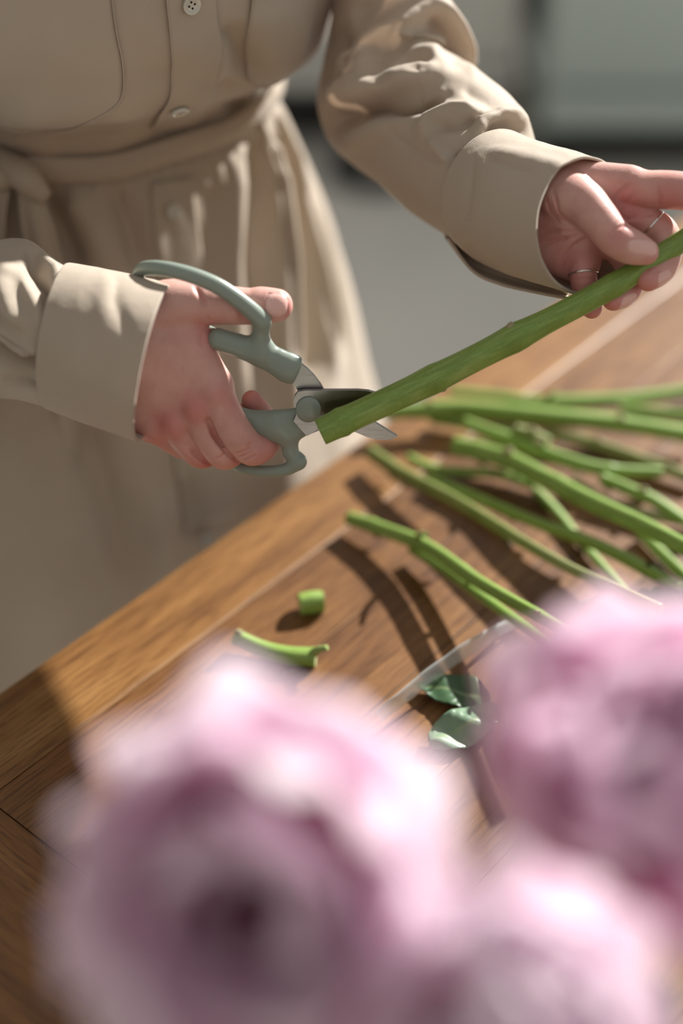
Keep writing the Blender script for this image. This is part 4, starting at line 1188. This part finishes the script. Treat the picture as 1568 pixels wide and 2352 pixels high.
tstem([(1182, 985), (1215, 996), (1260, 1016)], [.030, .028, .026], [14, 16, 14], 'stub with a pale end peeking over the pile', STEM2, [(.5, 1.5, .004, 's')])
tstem([(1470, 1222), (1520, 1274), (1600, 1350)], [.006, .006, .006], [15, 16, 16], 'dark green stem under the end of the thick stem', STEM)
# trimmings
o = stem('stem_offcut', [T(688, 1388, .0065), T(716, 1383, .0065), T(742, 1380, .0065)], [.0068, .0072, .0066], 'short diagonal stem offcut lying alone on the planks', None, STEM, lobes=(.05, 3, 0), seg=24)
o['category'] = 'offcut'
o = stem('twig_offcut', [T(540, 1462, .010), T(600, 1490, .007), T(660, 1506, .006), T(725, 1510, .006)], [.0048, .0052, .0058, .0056], 'curved green twig offcut with a knobbed end between the planks and the pale bloom', None, STEM, [(.97, 1.3, .010, 'g'), (.03, 1.5, .003, 's')], seg=20)
o['category'] = 'offcut'

# ------------------------------------------------------------------ leaves and film on the table
def leaf(name, base, tip, width, normal, label, m, curl=0.15, wave=0.003, n=40, k=22, fold=0.2, seed=0, serr=0.0, group=None):
    base = np.array(base); tip = np.array(tip); ax = tip - base; L = np.linalg.norm(ax); ax /= L
    nn = np.array(normal, float); nn -= ax * (nn @ ax); nn /= np.linalg.norm(nn); sd = np.cross(nn, ax)
    V = []; tone = []
    for i in range(n):
        t = i / (n - 1)
        w = width * (math.sin(math.pi * t ** 0.75) ** 0.8 if 0 < t < 1 else 0) + 0.0004
        for j in range(k):
            u = (j / (k - 1) - .5) * 2
            ww = w * (1 + serr * (1 if (i % 4) < 2 else -1) * (abs(u) > .9))
            h_ = curl * L * (4 * t * (1 - t)) * .5 + fold * abs(u) * w + wave * math.sin(t * 13 + u * 2.2 + seed)
            vein = 0.00025 * math.sin((t * 9 - abs(u) * 1.4) * 2 * math.pi) * abs(u)
            V.append(base + ax * L * t + sd * u * ww + nn * (h_ + vein))
            tone.append((max(0, 1 - abs(u) * 9), 0, 0))
    me = new_mesh(name, V, tube_faces(n, k, False)); set_tone(me, np.array(tone))
    o = link(name, me, m)
    solidify(o, .0006, 0)
    if label: tag(o, label, 'leaf', group)
    return o
leaf('leaf', T(1130, 1612, .004), T(955, 1572, .004), .013, (0, 0, 1), 'flat dark green leaf lying on the planks behind the film', LEAF, .06, .001, fold=.15)
leaf('leaf', T(985, 1706, .006), T(1165, 1622, .012), .011, (-.3, -.5, .8), 'pale shiny crumpled leaf beside the flat dark leaf', LEAF2, .04, .0022, fold=-.12, seed=1)
leaf('leaf', T(1640, 1372, .02), T(1325, 1390, .012), .007, (0, -.75, .65), 'pale toothed leaf beside the end of the slender stem', LEAF2, .05, .0015, fold=.5, serr=.12, seed=2)
leaf('leaf', T(1600, 1450, .012), T(1535, 1352, .03), .012, (-.2, -.8, .4), 'dark upright leaf behind the pale toothed leaf', LEAF, .05, .002, fold=.4, serr=.1)
# crumpled clear wrapping
def film():
    A = [T(850, 1650, .006), T(900, 1606, .016), T(980, 1538, .020), T(1076, 1476, .018), T(1170, 1430, .006)]
    B = [T(875, 1660, .004), T(925, 1622, .008), T(1003, 1558, .010), T(1098, 1494, .009), T(1190, 1442, .004)]
    n, k = 60, 30
    a = catmull(np.array(A), n); b = catmull(np.array(B), n); V = []
    for i in range(n):
        for j in range(k):
            t = j / (k - 1); p = a[i] * (1 - t) + b[i] * t
            p = p + np.array([0, 0, .010]) * math.sin(math.pi * t) * .6
            q = Vector(p * 60); p = p + np.array([0, -.3, 1]) * noise.noise(q) * .0022
            p[2] = max(p[2], TABLE_Z + .0012)
            V.append(p)
    o = link('wrapping_film', new_mesh('wrapping_film', V, tube_faces(n, k, False)), GLASS)
    solidify(o, .0005, 0)
    return tag(o, 'clear crumpled wrapping film arched over the planks beside the dark leaf', 'film')
film()

# ------------------------------------------------------------------ rings on the fingers
def finger_ring(px, py, w, rad, axis, label, th=2.6, sq=1.0):
    V, F = [], []; seg, sub = 48, 10
    ax = Vector(axis).normalized(); q = Vector((0, 0, 1)).rotation_difference(ax)
    for i in range(seg):
        a = 2 * math.pi * i / seg
        for j in range(sub):
            b = 2 * math.pi * j / sub
            p = q @ Vector(((rad + th * .7 * math.cos(b)) * math.cos(a), (rad + th * .7 * math.cos(b)) * math.sin(a), th * math.sin(b)))
            V.append((px + p.x, py + p.y, w + p.z))
    for i in range(seg):
        for j in range(sub):
            F.append((i * sub + j, ((i + 1) % seg) * sub + j, ((i + 1) % seg) * sub + (j + 1) % sub, i * sub + (j + 1) % sub))
    o = link('finger_ring', new_mesh('finger_ring', FB(V), F), SILVER)
    return tag(o, label, 'ring')
finger_ring(1341, 628, 37, 32.5, (.10, 1, -.35), 'plain silver ring on the little finger')
finger_ring(1492, 525, 72, 37.5, (.72, .66, .0), 'fine beaded silver ring on the middle finger above the stem', 2.4)

# ------------------------------------------------------------------ peonies in a vase
def petal_mesh(name, L, W, cup, ruffle, notch, seed, n=14, k=15):
    rnd = random.Random(seed); V = []; tone = []
    ph = rnd.random() * 6
    for i in range(n):
        t = i / (n - 1)
        w = W * (0.22 + 0.78 * math.sin(min(1, t * 1.05) * math.pi * .62)) * (1 - .25 * max(0, t - .85) / .15)
        for j in range(k):
            u = (j / (k - 1) - .5) * 2
            tt = t * (1 - notch * (math.cos(u * 5 + ph) * .5 + .5) * .16 - .20 * u * u * t)
            x = u * w
            y = L * tt
            z = cup * L * (tt ** 2) * .55 + cup * W * u * u * .55 * (0.3 + t) + ruffle * t * t * math.sin(u * 6.5 + ph + t * 3)
            V.append((x, y, z)); tone.append((t, u, 0))
    me = new_mesh(name, V, tube_faces(n, k, False)); set_tone(me, np.array(tone)); return me
def peony(center, R, up, label, m, seed, counts, parent_stem_to):
    root = empty('peony_bloom', center); tag(root, label, 'flower', 'peonies in the vase')
    rnd = random.Random(seed)
    up = Vector(up).normalized()
    q0 = Vector((0, 0, 1)).rotation_difference(up)
    meshes = {}
    layers = counts
    for li, (num, L, W, tilt, cup, ruf) in enumerate(layers):
        mes = [petal_mesh('petal', L * R, W * R, cup, ruf * R, .9, seed * 31 + li * 7 + s_) for s_ in range(3)]
        for me in mes: me.materials.append(m)
        for i in range(num):
            az = 2 * math.pi * (i + rnd.uniform(-.25, .25)) / num + li * 1.9
            tl = math.radians(tilt + rnd.uniform(-9, 9))          # 0 = straight up, 90 = flat out
            o = link('petal', mes[i % 3], None, root)
            s = rnd.uniform(.88, 1.12)
            M = (Matrix.Translation(V3(center)) @ q0.to_matrix().to_4x4() @ Matrix.Rotation(az, 4, 'Z') @
                 Matrix.Translation((0, R * (.05 + .02 * li), -R * .42)) @ Matrix.Rotation(math.radians(90) - tl, 4, 'X') @ Matrix.Rotation(rnd.uniform(-.25, .25), 4, 'Y') @ Matrix.Scale(s, 4))
            o.matrix_basis = M
    base = V3(center) - up * R * .46
    for k_ in range(5):                                       # sepals
        a = 2 * math.pi * k_ / 5
        sm = petal_mesh('sepal', R * .55, R * .2, .5, 0, .2, 5 + k_, 8, 7); sm.materials.append(LEAF)
        o = link('sepal', sm, None, root)
        o.matrix_basis = Matrix.Translation(base) @ q0.to_matrix().to_4x4() @ Matrix.Rotation(a, 4, 'Z') @ Matrix.Rotation(.35, 4, 'X')
    b = np.array(base); e_ = np.array(parent_stem_to, float)
    midp = (b + e_) / 2 + np.array(up) * -.01
    me, *_ = tube_mesh('stalk', [b + np.array(up) * R * .1, b - np.array(up) * .02, midp, e_], [.0045, .0042, .0042, .0042], 12, 40, tone=lambda t: 0.0)
    link('stalk', me, STEM, root)
    return root
LAY = [(8, 1.12, .70, 84, .55, .04), (8, 1.10, .68, 64, .8, .05), (7, 1.05, .66, 46, 1.0, .05), (6, 1.0, .60, 31, 1.1, .06), (5, .92, .50, 17, 1.0, .07), (4, .76, .36, 6, .8, .07)]
VX = np.array([0.02, 0.20])
pb = {}
pb[0] = P(585, 2080, .37); pb[1] = P(1500, 1770, .41); pb[2] = P(1190, 2330, .345)
LAY0 = [(8, 1.15, .72, 86, .45, .04), (8, 1.12, .70, 68, .65, .05), (7, 1.05, .64, 54, .8, .05), (6, .92, .52, 42, .8, .06), (5, .62, .32, 30, .6, .07), (4, .42, .2, 14, .5, .06)]
peony(pb[0], .0515, (-.16, -.84, .5), 'large pale pink peony bloom with deep magenta heart folds', PETAL, 11, LAY0, (VX[0] - .015, VX[1] + .01, TABLE_Z + .03))
peony(pb[1], .0500, (.05, -.35, .9), 'rosy pink peony bloom higher beside the pale bloom', PETAL2, 23, LAY, (VX[0] + .02, VX[1] + .012, TABLE_Z + .03))
peony(pb[2], .0340, (.1, -.55, 1), 'small lilac pink peony bloom tucked low between the larger two', PETAL, 5, LAY[:5], (VX[0] + .012, VX[1] - .018, TABLE_Z + .03))
vase = lathe('vase', [(0, .0), (.042, .0), (.050, .01), (.056, .05), (.052, .10), (.040, .135), (.036, .15), (.040, .158), (.037, .158), (.033, .149), (.037, .134), (.048, .10), (.052, .05), (.046, .013), (0, .008)], CERAMIC, None, (VX[0], VX[1], TABLE_Z), 56)
tag(vase, 'cream ceramic vase on the table below the peony blooms', 'vase')
lf = leaf('peony_leaf', P(1560, 2420, .47), P(1280, 2280, .455), .018, (0, -.5, .8), None, LEAF, .1, .003)
tag(lf, 'dark green peony leaf below the lilac bloom', 'leaf')
